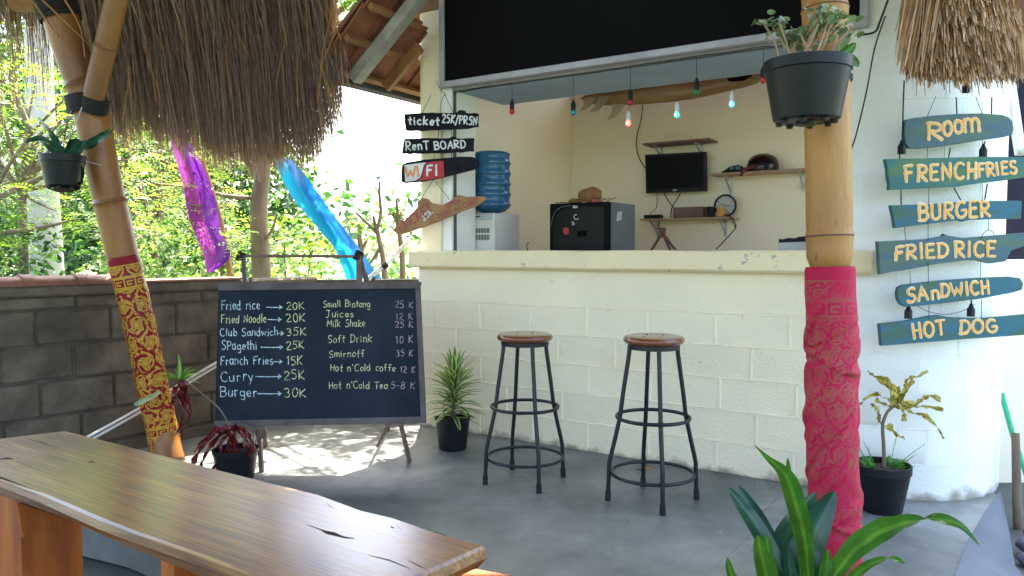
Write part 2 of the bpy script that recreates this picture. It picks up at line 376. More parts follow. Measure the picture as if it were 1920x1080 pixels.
# ------------------------------------------------------------------ wall path with its rounded end
S1=2.788; RC=.52; PC=P(S1,RC,0)
def wpath(s, h, n=0.0):
    if s<=S1: return P(s,n,h)
    ph=min((s-S1)/RC, 2.2)
    d=(-ND); c,q=math.cos(ph),math.sin(ph); d=Vector((d.x*c-d.y*q, d.x*q+d.y*c,0))
    p=PC+d*(RC-n); 
    if (s-S1)/RC>2.2:
        t=Vector((-d.y,d.x,0)); p=p+t*(s-S1-2.2*RC)
    return Vector((p.x,p.y,h))
def wall_block(mb,s0,s1,h0,h1,seg=1,depth=.05,b=.008,proud=0.0,jit=.002):
    vs=[];k=seg+1
    def ring(ds,dh,n):
        for i in range(k): vs.append(wpath(s0+ds+(s1-s0-2*ds)*i/seg,h0+dh,n))
        for i in range(k): vs.append(wpath(s0+ds+(s1-s0-2*ds)*i/seg,h1-dh,n))
    ring(0,0,depth); ring(0,0,b-proud); ring(b,b,-proud+random.uniform(-jit,jit))
    fs=[]
    for r in (0,1):
        a=r*2*k; c=(r+1)*2*k
        for i in range(seg):
            fs.append((a+i,a+i+1,c+i+1,c+i)); fs.append((c+k+i,c+k+i+1,a+k+i+1,a+k+i))
        fs.append((a+k,a,c,c+k)); fs.append((a+k-1,a+2*k-1,c+2*k-1,c+k-1))
    c=4*k
    for i in range(seg): fs.append((c+i,c+i+1,c+k+i+1,c+k+i))
    mb.add(vs,fs)
# ------------------------------------------------------------------ ground
def sheet(name,poly,z0,z1,mat,kind='structure',bev=0):
    mb=MB(); mb.prism([Vector((x,y,z1)) for x,y in poly],(0,0,z0-z1)); return mb.build(name,mat,kind=kind)
g=MB(); g.add([(-300,-300,-.30),(300,-300,-.30),(300,600,-.30),(-300,600,-.30)],[(0,1,2,3)]); g.build('ground',m_grass,kind='structure')
# the patio slab: outline with the foreground step at left front and the rounded, chamfered end at right
eL=[G(150,982),G(310,1030)]; dE=(eL[1]-eL[0]).normalized()
pf=[eL[0]-dE*1.05, eL[0], eL[0]*.5+eL[1]*.5+Vector((.015,.02,0)), eL[1], eL[1]+dE*1.2, eL[1]+dE*4.2]
rt=[G(1795,1080),G(1822,1010),G(1850,962),G(1872,931)]
out=[(p.x,p.y) for p in pf]+[(2.05,-.5)]+[(p.x,p.y) for p in rt]+[(2.52,4.2),(3.2,6.2),(1.5,8.6),(-1.0,8.0),(-.2,6.4),(-3.5,3.4),(-8,0.2),(-9,2)]
out=[(p.x,p.y) for p in pf]+[(1.75,-1.0)]+[(p.x,p.y) for p in rt]+[(2.50,4.2),(3.3,6.2),(1.5,8.6),(-.6,7.6),(-.45,6.3),(-1.5,5.72),(-2.70,4.22)]
sheet('patio_floor',out,-.14,0,m_floor)
low=MB(); low.add([(-12,-6,-.15),(6,-6,-.15),(6,4.5,-.15),(-12,4.5,-.15)],[(0,1,2,3)]); low.build('lower_ground',m_low,kind='structure')
# sloping pale apron at the right end of the patio
ap=MB(); R2=[G(1905,1120,-.13)+Vector((0,-.3,0)),G(1903,1060,-.10),G(1893,1000,-.07),G(1884,958,-.04),G(1880,930,-.01)]
R1=[Vector((1.74,1.4,.003))]+[Vector((p.x-.01,p.y,.003)) for p in rt]
vs=[];
for a,b in zip(R1,R2):
    vs+=[a,(a+b)/2+Vector((0,0,.022)),b,Vector((b.x+.015,b.y,b.z-.25))]
ap.add(vs,[(i*4+k,i*4+k+1,(i+1)*4+k+1,(i+1)*4+k) for i in range(4) for k in range(3)]); ap.build('patio_apron',m_kerb,kind='structure',smooth='all')
# ------------------------------------------------------------------ kiosk
KI=thing('kiosk','cream block snack kiosk with wide serving opening, rounded corner whitened as if sky lit and tiled roof','kiosk',P(1.4,.5,0))
SO0=.27; SO1=SH(1607,400)[0]; HL=1.07; HT=1.18; HO=2.215
c5=[0,.17,.34,.51,.68,.85]
j0=SH(1220,610)[0]; BL=.385
blk=[]
for r in range(5):
    off=j0 if r%2==0 else j0+BL/2
    s=off; 
    while s>0: s-=BL
    s+=BL; edges=[.0]; 
    if s<.1: s+=BL
    while s<S1+1.3: edges.append(s); s+=BL*random.uniform(.97,1.03)
    edges=sorted([e for e in edges if abs(e-2.62)>.05]+[2.62])
    hh0,hh1=c5[4-r],c5[5-r]
    for a,b in zip(edges[:-1],edges[1:]):
        m=m_cream if (a+b)/2<2.62 else m_white
        mb=MB(); wall_block(mb,a+.003,b-.003,hh0+.003,hh1-.003,seg=1 if b<S1 else 4,b=.003,jit=.0012); o=mb.build('block',m,KI,smooth=b>=S1)
    blk.append(edges)
# courses above the fifth, on the rounded corner only
h=.856; r=0
while h<2.95:
    off=S1-.12+(r%2)*BL/2; e=[max(SO1+.2,off-BL)]
    s=off+.02
    while s<S1+1.3: e.append(s); s+=BL
    for a,b in zip(e[:-1],e[1:]):
        if b-a<.06: continue
        mb=MB(); wall_block(mb,a+.0015,b-.0015,h+.0015,h+.1685,seg=4,b=.0012,jit=.0004); mb.build('block',m_white,KI,smooth=True)
    h+=.17; r+=1
# core wall behind the blocks (mortar plane)
def pathwall(mb,s0,s1,h0,h1,n0,n1,seg=12):
    vs=[];k=seg+1
    for n in (n0,n1):
        for hh in (h0,h1):
            for i in range(k): vs.append(wpath(s0+(s1-s0)*i/seg,hh,n))
    fs=[]
    for i in range(seg):
        fs+=[(i,i+1,k+i+1,k+i),(2*k+i,3*k+i,3*k+i+1,2*k+i+1),(k+i,k+i+1,3*k+i+1,3*k+i),(i,2*k+i,2*k+i+1,i+1)]
    fs+=[(0,k,3*k,2*k),(k-1,3*k-1,4*k-1,2*k-1)]
    mb.add(vs,fs)
mb=MB(); pathwall(mb,0.0,2.6,0,HL,.004,.16,6); mb.build('front_wall',m_cream,KI)
mb=MB(); pathwall(mb,2.6,S1+1.35,0,2.97,.003,.16,30); mb.build('corner_wall',m_white,KI,smooth=True)
# raised joints
mj=MB(); mjw=MB()
def joint_h(s0,s1,h,tgt,w=.006,pr=.0055):
    n=int((s1-s0)/.05)+1; vs=[]
    for i in range(n+1):
        s=s0+(s1-s0)*i/n; q=h+random.uniform(-.0025,.0025); ww=w*random.uniform(.7,1.3)
        vs+=[wpath(s,q-ww,.006),wpath(s,q-ww*.35,-pr),wpath(s,q+ww*.35,-pr),wpath(s,q+ww,.006)]
    tgt.add(vs,[(i*4+k,(i+1)*4+k,(i+1)*4+k+1,i*4+k+1) for i in range(n) for k in range(3)])
def joint_v(s,h0,h1,tgt,w=.0095,pr=.008):
    vs=[]
    for i in range(6):
        h=h0+(h1-h0)*i/5; q=s+random.uniform(-.002,.002); ww=w*random.uniform(.8,1.2)
        vs+=[wpath(q-ww,h,.006),wpath(q-ww*.4,h,-pr),wpath(q+ww*.4,h,-pr),wpath(q+ww,h,.006)]
    tgt.add(vs,[(i*4+k,i*4+k+1,(i+1)*4+k+1,(i+1)*4+k) for i in range(5) for k in range(3)])
for i in range(1,6): joint_h(.02,2.45,c5[i],mj); joint_h(2.45,S1+1.3,c5[i],mjw,pr=.0008)
for r,e in enumerate(blk):
    for s in e[1:-1]: joint_v(s,c5[4-r]+.004,c5[5-r]-.004,mj if s<2.45 else mjw, pr=.008 if s<2.5 else .0006)
mj.build('mortar_joint',m_joint,KI); mjw.build('mortar_joint',m_white,KI)
mb=MB(); pathwall(mb,.0,2.6,.856,HL-.002,.0005,.0035,8); mb.build('plaster_band',m_cream,KI)
# ledge
lg=MB(); ls0=SH(766,485,-.09)[0]; ls1=SH(1634,485,-.09)[0]
vs=[]; n=22; prof=[(.30,HL),(-.075,HL),(-.09,HL+.012),(-.09,HT-.01),(-.08,HT),(.30,HT)]
for i in range(n+1):
    s=ls0+(ls1-ls0)*i/n
    for (a,b) in prof: vs.append(P(s,a+random.uniform(-.002,.002)*(a<0),b+random.uniform(-.0022,.0022)*(b>1.1 and a<0)))
k=len(prof)
fs=[(i*k+j,(i+1)*k+j,(i+1)*k+(j+1)%k,i*k+(j+1)%k) for i in range(n) for j in range(k)]+[tuple(range(k)),tuple(n*k+j for j in range(k-1,-1,-1))]
lg.add(vs,fs); lg.build('counter_ledge',m_ledge,KI)
# piers, lintel, soffit
mb=MB(); q=[]
prof=[(.16,.0),(.03,.0),(.008,.008),(.0,.03),(.0,.18),(.004,.20)]
pts=[P(.0,.30,0),P(.0,.04,0),P(.012,.012,0),P(.04,.0,0),P(.185,.0,0),P(.19,.01,0),P(.19,.30,0)]
mb.prism([Vector((p.x,p.y,HT)) for p in pts],(0,0,2.74-HT)); mb.build('left_pier',m_cream,KI)
mb=MB(); mb.wbevel(.192,SO0,.012,.28,HT,HO+.05,.004); mb.build('door_jamb',m_white,KI)
mb=MB(); mb.wbox(SO0-.018,SO0+.004,.03,.06,HT,HO-.002); mb.build('jamb_strip',m_metal,KI)
sx=SH(1596,400,.05)[0]
mb=MB(); mb.wbevel(SO1+.001,2.76,.001,.25,HT,2.97,.004); mb.build('right_pier',m_white,KI)
mb=MB(); mb.wbox(SO1-.045,SO1-.001,.02,.06,HT,HO-.002); mb.build('jamb_strip',m_black,KI)
mb=MB(); mb.wbox(.193,SO1-.002,.02,.16,HO+.052,2.97); mb.build('lintel',m_frame,KI)
mb=MB(); mb.wbox(SO0+.001,SO1-.003,.022,.035,HO,HO+.05); mb.build('shutter_rail',m_frame,KI)
mb=MB(); mb.wbox(SO0+.001,SO1-.003,.037,.10,HO+.004,HO+.05); mb.build('shutter_box',m_metal,KI)
mb=MB(); mb.wbox(SO0+.001,2.9,.102,.62,HO,HO+.06); mb.build('soffit',m_soffit,KI)
# interior
IN=1.90
mb=MB(); mb.wbox(.0,.12,.302,IN+.1,0,2.5); mb.build('side_wall',m_inner,KI)
mb=MB(); mb.wbox(.12,3.2,IN,IN+.1,0,2.5); mb.build('back_wall',m_inner,KI)
mb=MB(); mb.wbox(.13,2.5,.31,.75,.95,.99); mb.build('worktop',m_grayw,KI)
m_pave=M('pale_bounce_floor',(.48,.45,.38),rough=.8,scale=3)
yd=MB(); yd.add([(2.2,5.3,-.12),(12,5.3,-.12),(12,16,-.12),(2.2,16,-.12)],[(0,1,2,3)]); yd.build('bounce_yard',m_pave,kind='structure')  # unseen pale sheet, added to bounce sunlight into the kiosk
yd=MB(); yd.add([P(.13,.31,.004),P(3.1,.31,.004),P(3.1,IN,.004),P(.13,IN,.004)],[(0,1,2,3)]); yd.build('inner_floor',m_pave,KI)  # unseen floor, laid pale to bounce light around the interior
# ------------------------------------------------------------------ sign board over the opening
sb=thing('sign_board','large blank black signboard in a pale frame above the serving opening','sign',WP(1220,60,-.02))
a0=SH(826,100,-.03)[0]; a1=SH(1628,50,-.03)[0]; b0=SH(826,166,-.03)[1]; b1=b0+.60
mb=MB(); mb.wbox(a0+.035,a1-.035,-.032,-.012,b0+.03,b1-.03); mb.build('panel',m_black,sb)
for (x0,x1,y0,y1) in ((a0,a1,b0,b0+.038),(a0,a1,b1-.038,b1),(a0,a0+.036,b0+.038,b1-.038),(a1-.036,a1,b0+.038,b1-.038)):
    mb=MB(); mb.wbevel(x0,x1,-.05,-.006,y0,y1,.004); mb.build('frame_rail',m_frame,sb)
# ------------------------------------------------------------------ tiled roof
OV=.24; EH=2.29; PHI=math.radians(38)
def RP(a,n,c=0.0):    # a: metres up the slope from the eave, n along the eave, c below(-)/above the battens
    return P(-OV+a*math.cos(PHI)-c*math.sin(PHI), n, EH+a*math.sin(PHI)+c*math.cos(PHI))
NF=-.62; AM=2.35; rf=MB()
def nline(a): return .288-.95*a          # the roof is notched where the pier rises through it
def RQ(a,n,c): p=RP(AM,n,c); return p+SD*(a*math.cos(PHI))-UP*(a*math.sin(PHI))
rf.hexa([RQ(.0,NF,.075),RQ(AM,NF,.075),RQ(AM,2.6,.075),RQ(.0,2.6,.075),RQ(.0,NF,.10),RQ(AM,NF,.10),RQ(AM,2.6,.10),RQ(.0,2.6,.10)])
def slabpart(a0,a1,n0,n1):
    if n1-n0>.01: rf.hexa([RP(a0,n0,.075),RP(a1,n0,.075),RP(a1,n1,.075),RP(a0,n1,.075),RP(a0,n0,.10),RP(a1,n0,.10),RP(a1,n1,.10),RP(a0,n1,.10)])
tw=.205; tl=.245; nt=int(AM/tl)+1
for i in range(nt):
    a0=i*tl; a1=min((i+1)*tl,AM); nl=min(nline((a0+a1)/2),0)
    if nline(a1)>0: slabpart(a0,a1,NF,2.6)
    elif a0>.72: slabpart(a0,a1,NF,2.6)
    else: slabpart(a0,a1,NF,nl); slabpart(a0,a1,.2,2.6)
roof=rf.build('roof',m_terra,KI)
z=(RP(0,0,1)-RP(0,0,0))*.012
for i in range(8):
    for j in range(13):
        n0=NF+j*tw; a=i*tl-.03
        if n0+tw*.6>nline(a+tl*.5) and n0<.12 and a>.15: continue
        mb=MB(); q=[RP(a,n0+.004,.03),RP(a,n0+tw-.012,.03),RP(a+tl+.02,n0+tw-.012,.052),RP(a+tl+.02,n0+.004,.052)]
        mb.hexa(q+[p+z for p in q])
        mb.build('roof_tile',m_tileu,roof)
        q=[RP(a,n0+tw-.034,.016),RP(a,n0+tw-.014,.016),RP(a+tl,n0+tw-.014,.0295),RP(a+tl,n0+tw-.034,.0295)]
        mb=MB(); mb.hexa(q+[p+z*.9 for p in q]); mb.build('tile_rib',m_tiler,roof)
def member(name,m,a0,a1,n0,n1,c0,c1):
    if a1-a0<.02 or n1-n0<.02: return
    mb=MB(); mb.hexa([RP(a0,n0,c0),RP(a1,n0,c0),RP(a1,n1,c0),RP(a0,n1,c0),RP(a0,n0,c1),RP(a1,n0,c1),RP(a1,n1,c1),RP(a0,n1,c1)]); mb.build(name,m,roof)
for i in range(8):
    a=i*tl; nl=nline(a)
    if nl>0: member('batten',m_batten,a,a+.035,NF,2.5,-.022,.014)
    else: member('batten',m_batten,a,a+.035,NF,nl,-.022,.014); member('batten',m_batten,a,a+.035,.2,2.5,-.022,.014)
for (n0,w,m,amax) in ((-.44,.075,m_grayw,.72),(-.13,.035,m_batten,.40),(.32,.05,m_batten,AM),(.9,.05,m_batten,AM),(1.5,.05,m_batten,AM),(2.1,.05,m_batten,AM)):
    member('rafter',m,.03,amax,n0,n0+w,-.095,-.024)
mb=MB(); mb.hexa([RP(-.05,NF,-.05),RP(-.02,NF,-.05),RP(-.02,2.6,-.05),RP(-.05,2.6,-.05),RP(-.05,NF,.05),RP(-.02,NF,.05),RP(-.02,2.6,.05),RP(-.05,2.6,.05)]); mb.build('fascia',m_fascia,roof)
for (s0,s1,n0,n1,h0,h1) in ((-.30,.80,-.75,.35,3.02,3.05),(-.24,.30,.005,.09,2.745,2.90),(-.18,.2,.10,.16,2.70,2.84)):  # first is an unseen board added to block sun, the rest are beams
    mb=MB(); mb.wbevel(s0,s1,n0,n1,h0,h1,.005); mb.build('beam_or_sun_board',m_batten,KI)
# ------------------------------------------------------------------ boundary wall of dark blocks
BW=thing('boundary_wall','dark grey concrete block wall with terracotta coping behind the menu board','wall',(-2.2,4.4,0))
b0=G(240,845); bd=Vector((.637,.771,0)); bn=Vector((bd.y,-bd.x,0))      # towards the patio
def BP(t,n,h):
    if t<=1.35: return b0+bd*t+bn*n+UP*h
    p=b0+bd*1.35; d2=Vector((.985,.17,0)).normalized(); n2=Vector((d2.y,-d2.x,0)); return p+d2*(t-1.35)+n2*n+UP*h
def bbox(mb,t0,t1,n0,n1,h0,h1,b=.007):
    return mb.bevelbox(lambda x,y,z: BP(x,y,z),t0,t1,n0,n1,h0,h1,b)
TOP=.99
mb=MB(); mb.hexa([BP(-1.6,-.16,-.15),BP(1.35,-.16,-.15),BP(1.35,-.012,-.15),BP(-1.6,-.012,-.15),BP(-1.6,-.16,TOP),BP(1.35,-.16,TOP),BP(1.35,-.012,TOP),BP(-1.6,-.012,TOP)])
mb.hexa([BP(1.3501,-.16,-.15),BP(2.6,-.16,-.15),BP(2.6,-.012,-.15),BP(1.3501,-.012,-.15),BP(1.3501,-.16,.968),BP(2.6,-.16,.968),BP(2.6,-.012,.968),BP(1.3501,-.012,.968)])
mb.build('wall_core',m_morta,BW)
rows=[-.12,.075,.27,.465,.66,.855]
for r,h0 in enumerate(rows):
    t=-1.6+(.2 if r%2 else 0); h1=h0+.195 if r<5 else .93
    while t<2.55:
        L=.385*random.uniform(.95,1.05)
        t1=min(t+L,2.6)
        if t<1.35<t1: t1=1.35
        if t1-t>.05:
            mb=MB(); pr=random.uniform(-.004,.006); bbox(mb,t+.008,t1-.006,-.03,pr,h0+.008,h1-.006,.008+random.uniform(0,.006))
            mb.build('block',m_block,BW)
        t=t1
mb=MB(); bbox(mb,-1.6,1.35,-.17,.022,.932,TOP-.002,.01); mb.build('cap_course',m_block,BW)
t=-1.6
while t<.02:                                    # rounded coping tiles
    L=.27; mb=MB(); vs=[]; n=9
    for (tt,rr) in ((t,.098),(t+.05,.10),(t+.052,.088),(t+L+.02,.082)):
        for k in range(n+1):
            a=PI*k/n; vs.append(BP(tt,-.075+rr*math.cos(a)*1.08,TOP+rr*math.sin(a)*.62))
        
    fs=[(i*(n+1)+k,(i+1)*(n+1)+k,(i+1)*(n+1)+k+1,i*(n+1)+k+1) for i in range(3) for k in range(n)]
    fs+=[tuple(range(n,-1,-1)),tuple(3*(n+1)+k for k in range(n+1))]
    mb.add(vs,fs); mb.build('coping_tile',m_terra,BW,smooth=True); t+=L
mb=MB(); bbox(mb,t,.75,-.17,.03,TOP,TOP+.016,.004); mb.build('capping',m_terra,BW)
# far wall beyond the right corner
mb=MB(); mb.bevelbox(lambda x,y,z: Vector((x,y,z)),2.74,6.0,4.35,4.5,-.3,1.13,.01); o=mb.build('side_wall',m_inner,cat='wall',label='low cream plaster wall beyond the rounded kiosk corner')
m_navy=M('dark_navy',(.012,.01,.03),rough=.9)
mb=MB(); mb.bevelbox(lambda x,y,z: Vector((x,y,z)),3.05,5.5,4.9,5.0,1.0,2.6,.01); o=mb.build('dark_sheet',m_navy,cat='screen',label='flat dark navy sheet filling the dark area beyond the hanging food signs')  # plain dark sheet filling the dark area past the corner
mb=MB(); mb.bevelbox(lambda x,y,z: Vector((x,y,z)),2.2,5.0,5.2,5.3,-.3,3.2,.01); 
# ------------------------------------------------------------------ more materials
m_bamb = M('bamboo',(.35,.145,.030),(.19,.070,.016),rough=.45,scale=5,stretch=(1,1,.25),detail=8,bump=.3,coat=.1,tone=.25,speck=.30,speck_col=(.12,.06,.03),speck_scale=12)
m_bamb2= M('pale_bamboo',(.42,.21,.045),(.24,.10,.025),rough=.5,scale=3,stretch=(1,1,.3),bump=.4,tone=.4,speck=.38,speck_col=(.15,.08,.04),speck_scale=9)
m_lash = M('black_lashing',(.012,.010,.010),rough=.7,scale=40,bump=.5)
m_iron = M('painted_iron',(.005,.006,.011),(.010,.010,.013),spec=.4,rough=.4,scale=30,bump=.15)
m_rub  = M('rubber',(.01,.01,.011),rough=.8)
m_seat = M('varnished_seat',(.22,.065,.022),(.12,.035,.014),rough=.25,scale=3,stretch=(1,8,1),coat=.6,bump=.05)
m_chalk= M('chalkboard',(.006,.012,.023),(.016,.024,.036),rough=.7,scale=3,detail=10,spec=.2,tone=.3)
m_cfr  = M('board_frame',(.12,.10,.095),(.07,.055,.05),rough=.75,scale=9,bump=.4)
m_leg  = M('easel_wood',(.20,.13,.10),(.12,.07,.055),rough=.75,scale=7,bump=.3)
def chalk(name,c):
    m,n,l,b=NEW(name); b.inputs['Base Color'].default_value=rgb(c); b.inputs['Roughness'].default_value=.95
    tc=n.new('ShaderNodeTexCoord'); nz=n.new('ShaderNodeTexNoise'); nz.inputs['Scale'].default_value=170; nz.inputs['Detail'].default_value=4; l.new(tc.outputs['Object'],nz.inputs[0])
    mr=n.new('ShaderNodeMapRange'); mr.inputs[1].default_value=.34; mr.inputs[2].default_value=.56; mr.inputs[3].default_value=.15; mr.inputs[4].default_value=.95; l.new(nz.outputs[0],mr.inputs[0]); l.new(mr.outputs[0],b.inputs['Alpha']); return m
m_ch_b = chalk('chalk_pale_blue',(.62,.80,.85))
m_ch_y = chalk('chalk_yellow_green',(.72,.78,.42))
m_ch_p = chalk('chalk_dull_pink',(.55,.42,.50))
m_wpt  = M('white_lettering',(.80,.80,.80),rough=.6)
m_dark = M('charred_plank',(.006,.005,.010),(.013,.011,.018),spec=.2,rough=.7,scale=14,bump=.6)
m_rope = M('black_wire',(.012,.012,.018),rough=.6)
m_pot  = M('black_pot',(.0035,.0045,.006),(.007,.009,.012),spec=.28,rough=.42,scale=10,bump=.15)
m_soilp= M('pot_soil',(.05,.035,.025),rough=.95,scale=30,bump=.8)
def tt(mb,*a,**k): mb.tube(*a,**k); return mb
# ------------------------------------------------------------------ bar stools
def stool(x,y,rz,label,seat_r=.143):
    t=thing('bar_stool',label,'stool',(0,0,0),'bar stools at the kiosk counter')
    mb=MB(); mb.lathe([(0,.722),(.118,.722),(.134,.726),(seat_r,.737),(seat_r,.745),(.135,.756),(.115,.760),(0,.757)],n=40)
    mb.build('seat',m_seat,t,smooth=True)
    mb=MB(); mb.lathe([(.100,.700),(.122,.700),(.122,.7215),(.100,.7215)],n=36,close=True); mb.build('seat_ring',m_iron,t,smooth=True)
    for k in range(4):
        a=PI/2*k; d=Vector((math.cos(a),math.sin(a),0)); mb=MB()
        pr=[(.112,.712),(.118,.66),(.142,.50),(.157,.385),(.176,.30),(.199,.205),(.206,.17),(.211,.03)]
        mb.tube([d*r+UP*h for r,h in pr],.0105,n=10); l=mb.build('leg',m_iron,t,smooth=True)
        mb=MB(); mb.tube([d*.2105+UP*.045,d*.212+UP*.0],[.0135,.0145],n=10); mb.build('foot_cap',m_rub,l,smooth=True)
    for r,h,rr in ((.170,.385,.0085),(.193,.125,.008)):
        mb=MB(); mb.lathe([(r+rr*math.cos(q*PI/4),h+rr*math.sin(q*PI/4)) for q in range(8)],n=44,close=True); mb.build('foot_ring',m_iron,t,smooth=True)
    t.location=(x,y,0); t.rotation_euler=(0,0,rz); return t
s1=G(984,901); s2=G(1223,937)
st=stool(s2.x,s2.y+.0,math.radians(-88),'right hand bar stool with a round brown seat, nearer the cloth wrapped post')
sq=copy_tree(st); sq.location=(s1.x,s1.y,0); sq.rotation_euler=(0,0,math.radians(-72)); sq['label']='left hand bar stool with a round brown seat, nearer the variegated potted plant'
# holes in the seats, their darkness shown by small raised dark spots
st.scale=(1,1,1.03)
for q in (st,sq):
    c=[o for o in q.children if o.name.startswith('seat') and 'ring' not in o.name][0]
    for k in range(4):
        a=PI/2*k+.4; mb=MB(); mb.lathe([(0,.7575),(.005,.7580),(.004,.7598),(0,.7600)],(.055*math.cos(a),.055*math.sin(a),0),n=8)
        o=mb.build('hole_spot',m_rub,None); o.parent=c; o.location=(.055*math.cos(a),.055*math.sin(a),.7575)
# ------------------------------------------------------------------ easel with chalk menu
EA=thing('menu_easel','wooden easel carrying a large chalk menu board before the grey block wall','easel',(-1.0,4.2,0))
ctr=V(600,660,4.19); bpn=Vector((0.0,-.75,.20)).normalized()
bt0=Vector((0,4.30,1.0)); bpl=PL((0,4.10,.27),Vector((0,-.73,.20)))
def quad_slab(mb,f,c,thk,bev=0):
    fr=[f(u,v,0) for u,v in c]; mb.prism(fr,-f.n*thk,bev); return mb
q=[(410,536),(788,532),(798,786),(403,791)]
mb=MB(); quad_slab(mb,bpl,q,.014); mb.build('board_panel',m_chalk,EA)
def rail(c,th=.016,lift=.008):
    mb=MB(); fr=[bpl(u,v,lift) for u,v in c]; mb.prism(fr,-bpl.n*(th+lift)*1.0,.003); return mb.build('frame_rail',m_cfr,EA)
rail([(408,531),(790,529),(787,541),(410,545)]); rail([(402,789),(799,781),(799,793),(402,801)]); rail([(779,541),(788,541),(799,781),(789,782)])
f=bpl
L1=[('Fried rice',415,487,581,17),('Fried Noodle',415,500,606,15),('Club Sandwich',413,521,630,14),('SPagethi',416,482,656,16),('Franch Fries',414,512,684,16),('Curry',414,476,715,18),('Burger',413,482,744,18)]
PR=[('20K',537,570,581,14,500,529,576),('20K',537,572,604,15,503,527,599),('35K',537,573,630,14,523,532,625),('25K',537,570,655,15,489,530,651),('15K',538,567,684,16,514,529,678),('25K',533,571,712,16,479,527,706),('30K',533,574,745,16,483,527,738)]
for (s,x0,x1,y,c) in L1:
    mb=MB(); text(mb,s,f,x0,y,x1,y-1,c,1.5,jit=.06); mb.build('lettering',m_ch_b if 'N' not in s[:7] else m_ch_y,EA)
for (s,x0,x1,y,c,a0_,a1_,ya) in PR:
    mb=MB(); text(mb,s,f,x0,y,x1,y-1,c,1.5,jit=.06); mb.build('lettering',m_ch_y,EA)
    mb=MB(); arrow(mb,f,a0_,a1_,ya,1.6); mb.build('lettering',m_ch_b,EA)
L2=[('Small Bintang',607,694,576,12),('Juices',611,663,595,13),('Milk Shake',613,685,613,13),('Soft Drink',615,697,642,14),('Smirnoff',617,683,670,13),("Hot n'Cold coffe",619,742,696,13),("Hot n'Cold Tea",617,727,729,13)]
P2_=[('25 K',741,774,577,12),('12 K',743,773,599,12),('25 K',741,774,614,12),('10 K',743,774,643,13),('35 K',743,774,668,12),('12 K',750,778,699,12),('5-8 K',733,778,729,13)]
for (s,x0,x1,y,c) in L2:
    mb=MB(); text(mb,s,f,x0,y,x1,y-.5,c,1.3,jit=.06); mb.build('lettering',m_ch_y,EA)
for (s,x0,x1,y,c) in P2_:
    mb=MB(); text(mb,s,f,x0,y,x1,y,c,1.2,jit=.06); mb.build('lettering',m_ch_p,EA)
# easel timbers
def bar(name,a,b,w,d,mat,parent,**k):
    a=Vector(a);b=Vector(b);z=(b-a).normalized(); x=Vector((0,1,0)).cross(z); x = x.normalized() if x.length>.1 else Vector((1,0,0)); y=z.cross(x)
    mb=MB(); R=Matrix((x,y,z)).transposed(); L=(b-a).length; c=(a+b)/2
    mb.bevelbox(lambda X,Y,Z: c+R@Vector((X,Y,Z)),-w/2,w/2,-d/2,d/2,-L/2,L/2,min(w,d)*.15); return mb.build(name,mat,parent,**k)
lf=G(491,885); rf_=G(768,865); lt=bpl(458,478,-.04); rt_=bpl(676,478,-.04)
lt=V(457,476,4.40); rt_=V(676,472,4.40)
mid=V(486,800,4.12)
bar('leg',lf,V(484,790,4.13),.022,.03,m_leg,EA); bar('leg',V(482,792,4.16),V(456,545,4.345),.03,.02,m_leg,EA)
bar('leg',rf_,V(750,790,4.16),.022,.028,m_leg,EA); bar('leg',V(751,790,4.17),V(684,512,4.37),.026,.02,m_leg,EA)
bar('post',V(459,535,4.32),V(456,474,4.36),.022,.022,m_cfr,EA); bar('post',V(674,535,4.32),V(673,474,4.36),.030,.022,m_leg,EA)
bar('post',V(688,535,4.34),V(673,470,4.385),.020,.022,m_cfr,EA)
mb=MB(); mb.tube([V(443,480,4.36),V(560,480,4.36),V(682,481,4.36)],.0085,n=8); mb.build('crossbar',m_leg,EA,smooth=True)
for u,v in ((452,480),(672,478)):
    mb=MB(); c=V(u,v,4.36)
    for k in range(5): mb.tube([c+Vector((.02*math.cos(a)+(k-2)*.004,.02*math.sin(a)-.005,(k-2)*.007+.01*math.sin(a+k))) for a in [2*PI*i/10 for i in range(11)]],.005,n=6)
    mb.build('lashing',m_lash,EA,smooth=True)
r1=G(728,806); bar('rear_leg',r1,V(700,520,4.42),.018,.028,m_leg,EA); bar('rear_leg',G(498,838),V(470,520,4.44),.018,.028,m_leg,EA)
bar('brace',G(707,838,.06),V(742,768,4.30),.016,.02,m_leg,EA)
mb=MB(); mb.prism([bpl(472,797,-.0),bpl(495,799,.0),bpl(500,812,.01),bpl(498,826,.01),bpl(480,815,.01)],-bpl.n*.03); mb.build('bracket',m_leg,EA)
mb=MB(); mb.prism([bpl(712,792,-.0),bpl(760,790,.0),bpl(756,797,.01),bpl(728,800,.01)],-bpl.n*.03); mb.build('bracket',m_leg,EA)
mb=MB(); mb.tube(catmull([bpl(452,789,.01),bpl(474,800,.02),bpl(478,830,.03),bpl(473,850,.02),bpl(481,838,.02),bpl(482,806,.01)],5),.0018,n=5); mb.build('string',m_rope,EA)
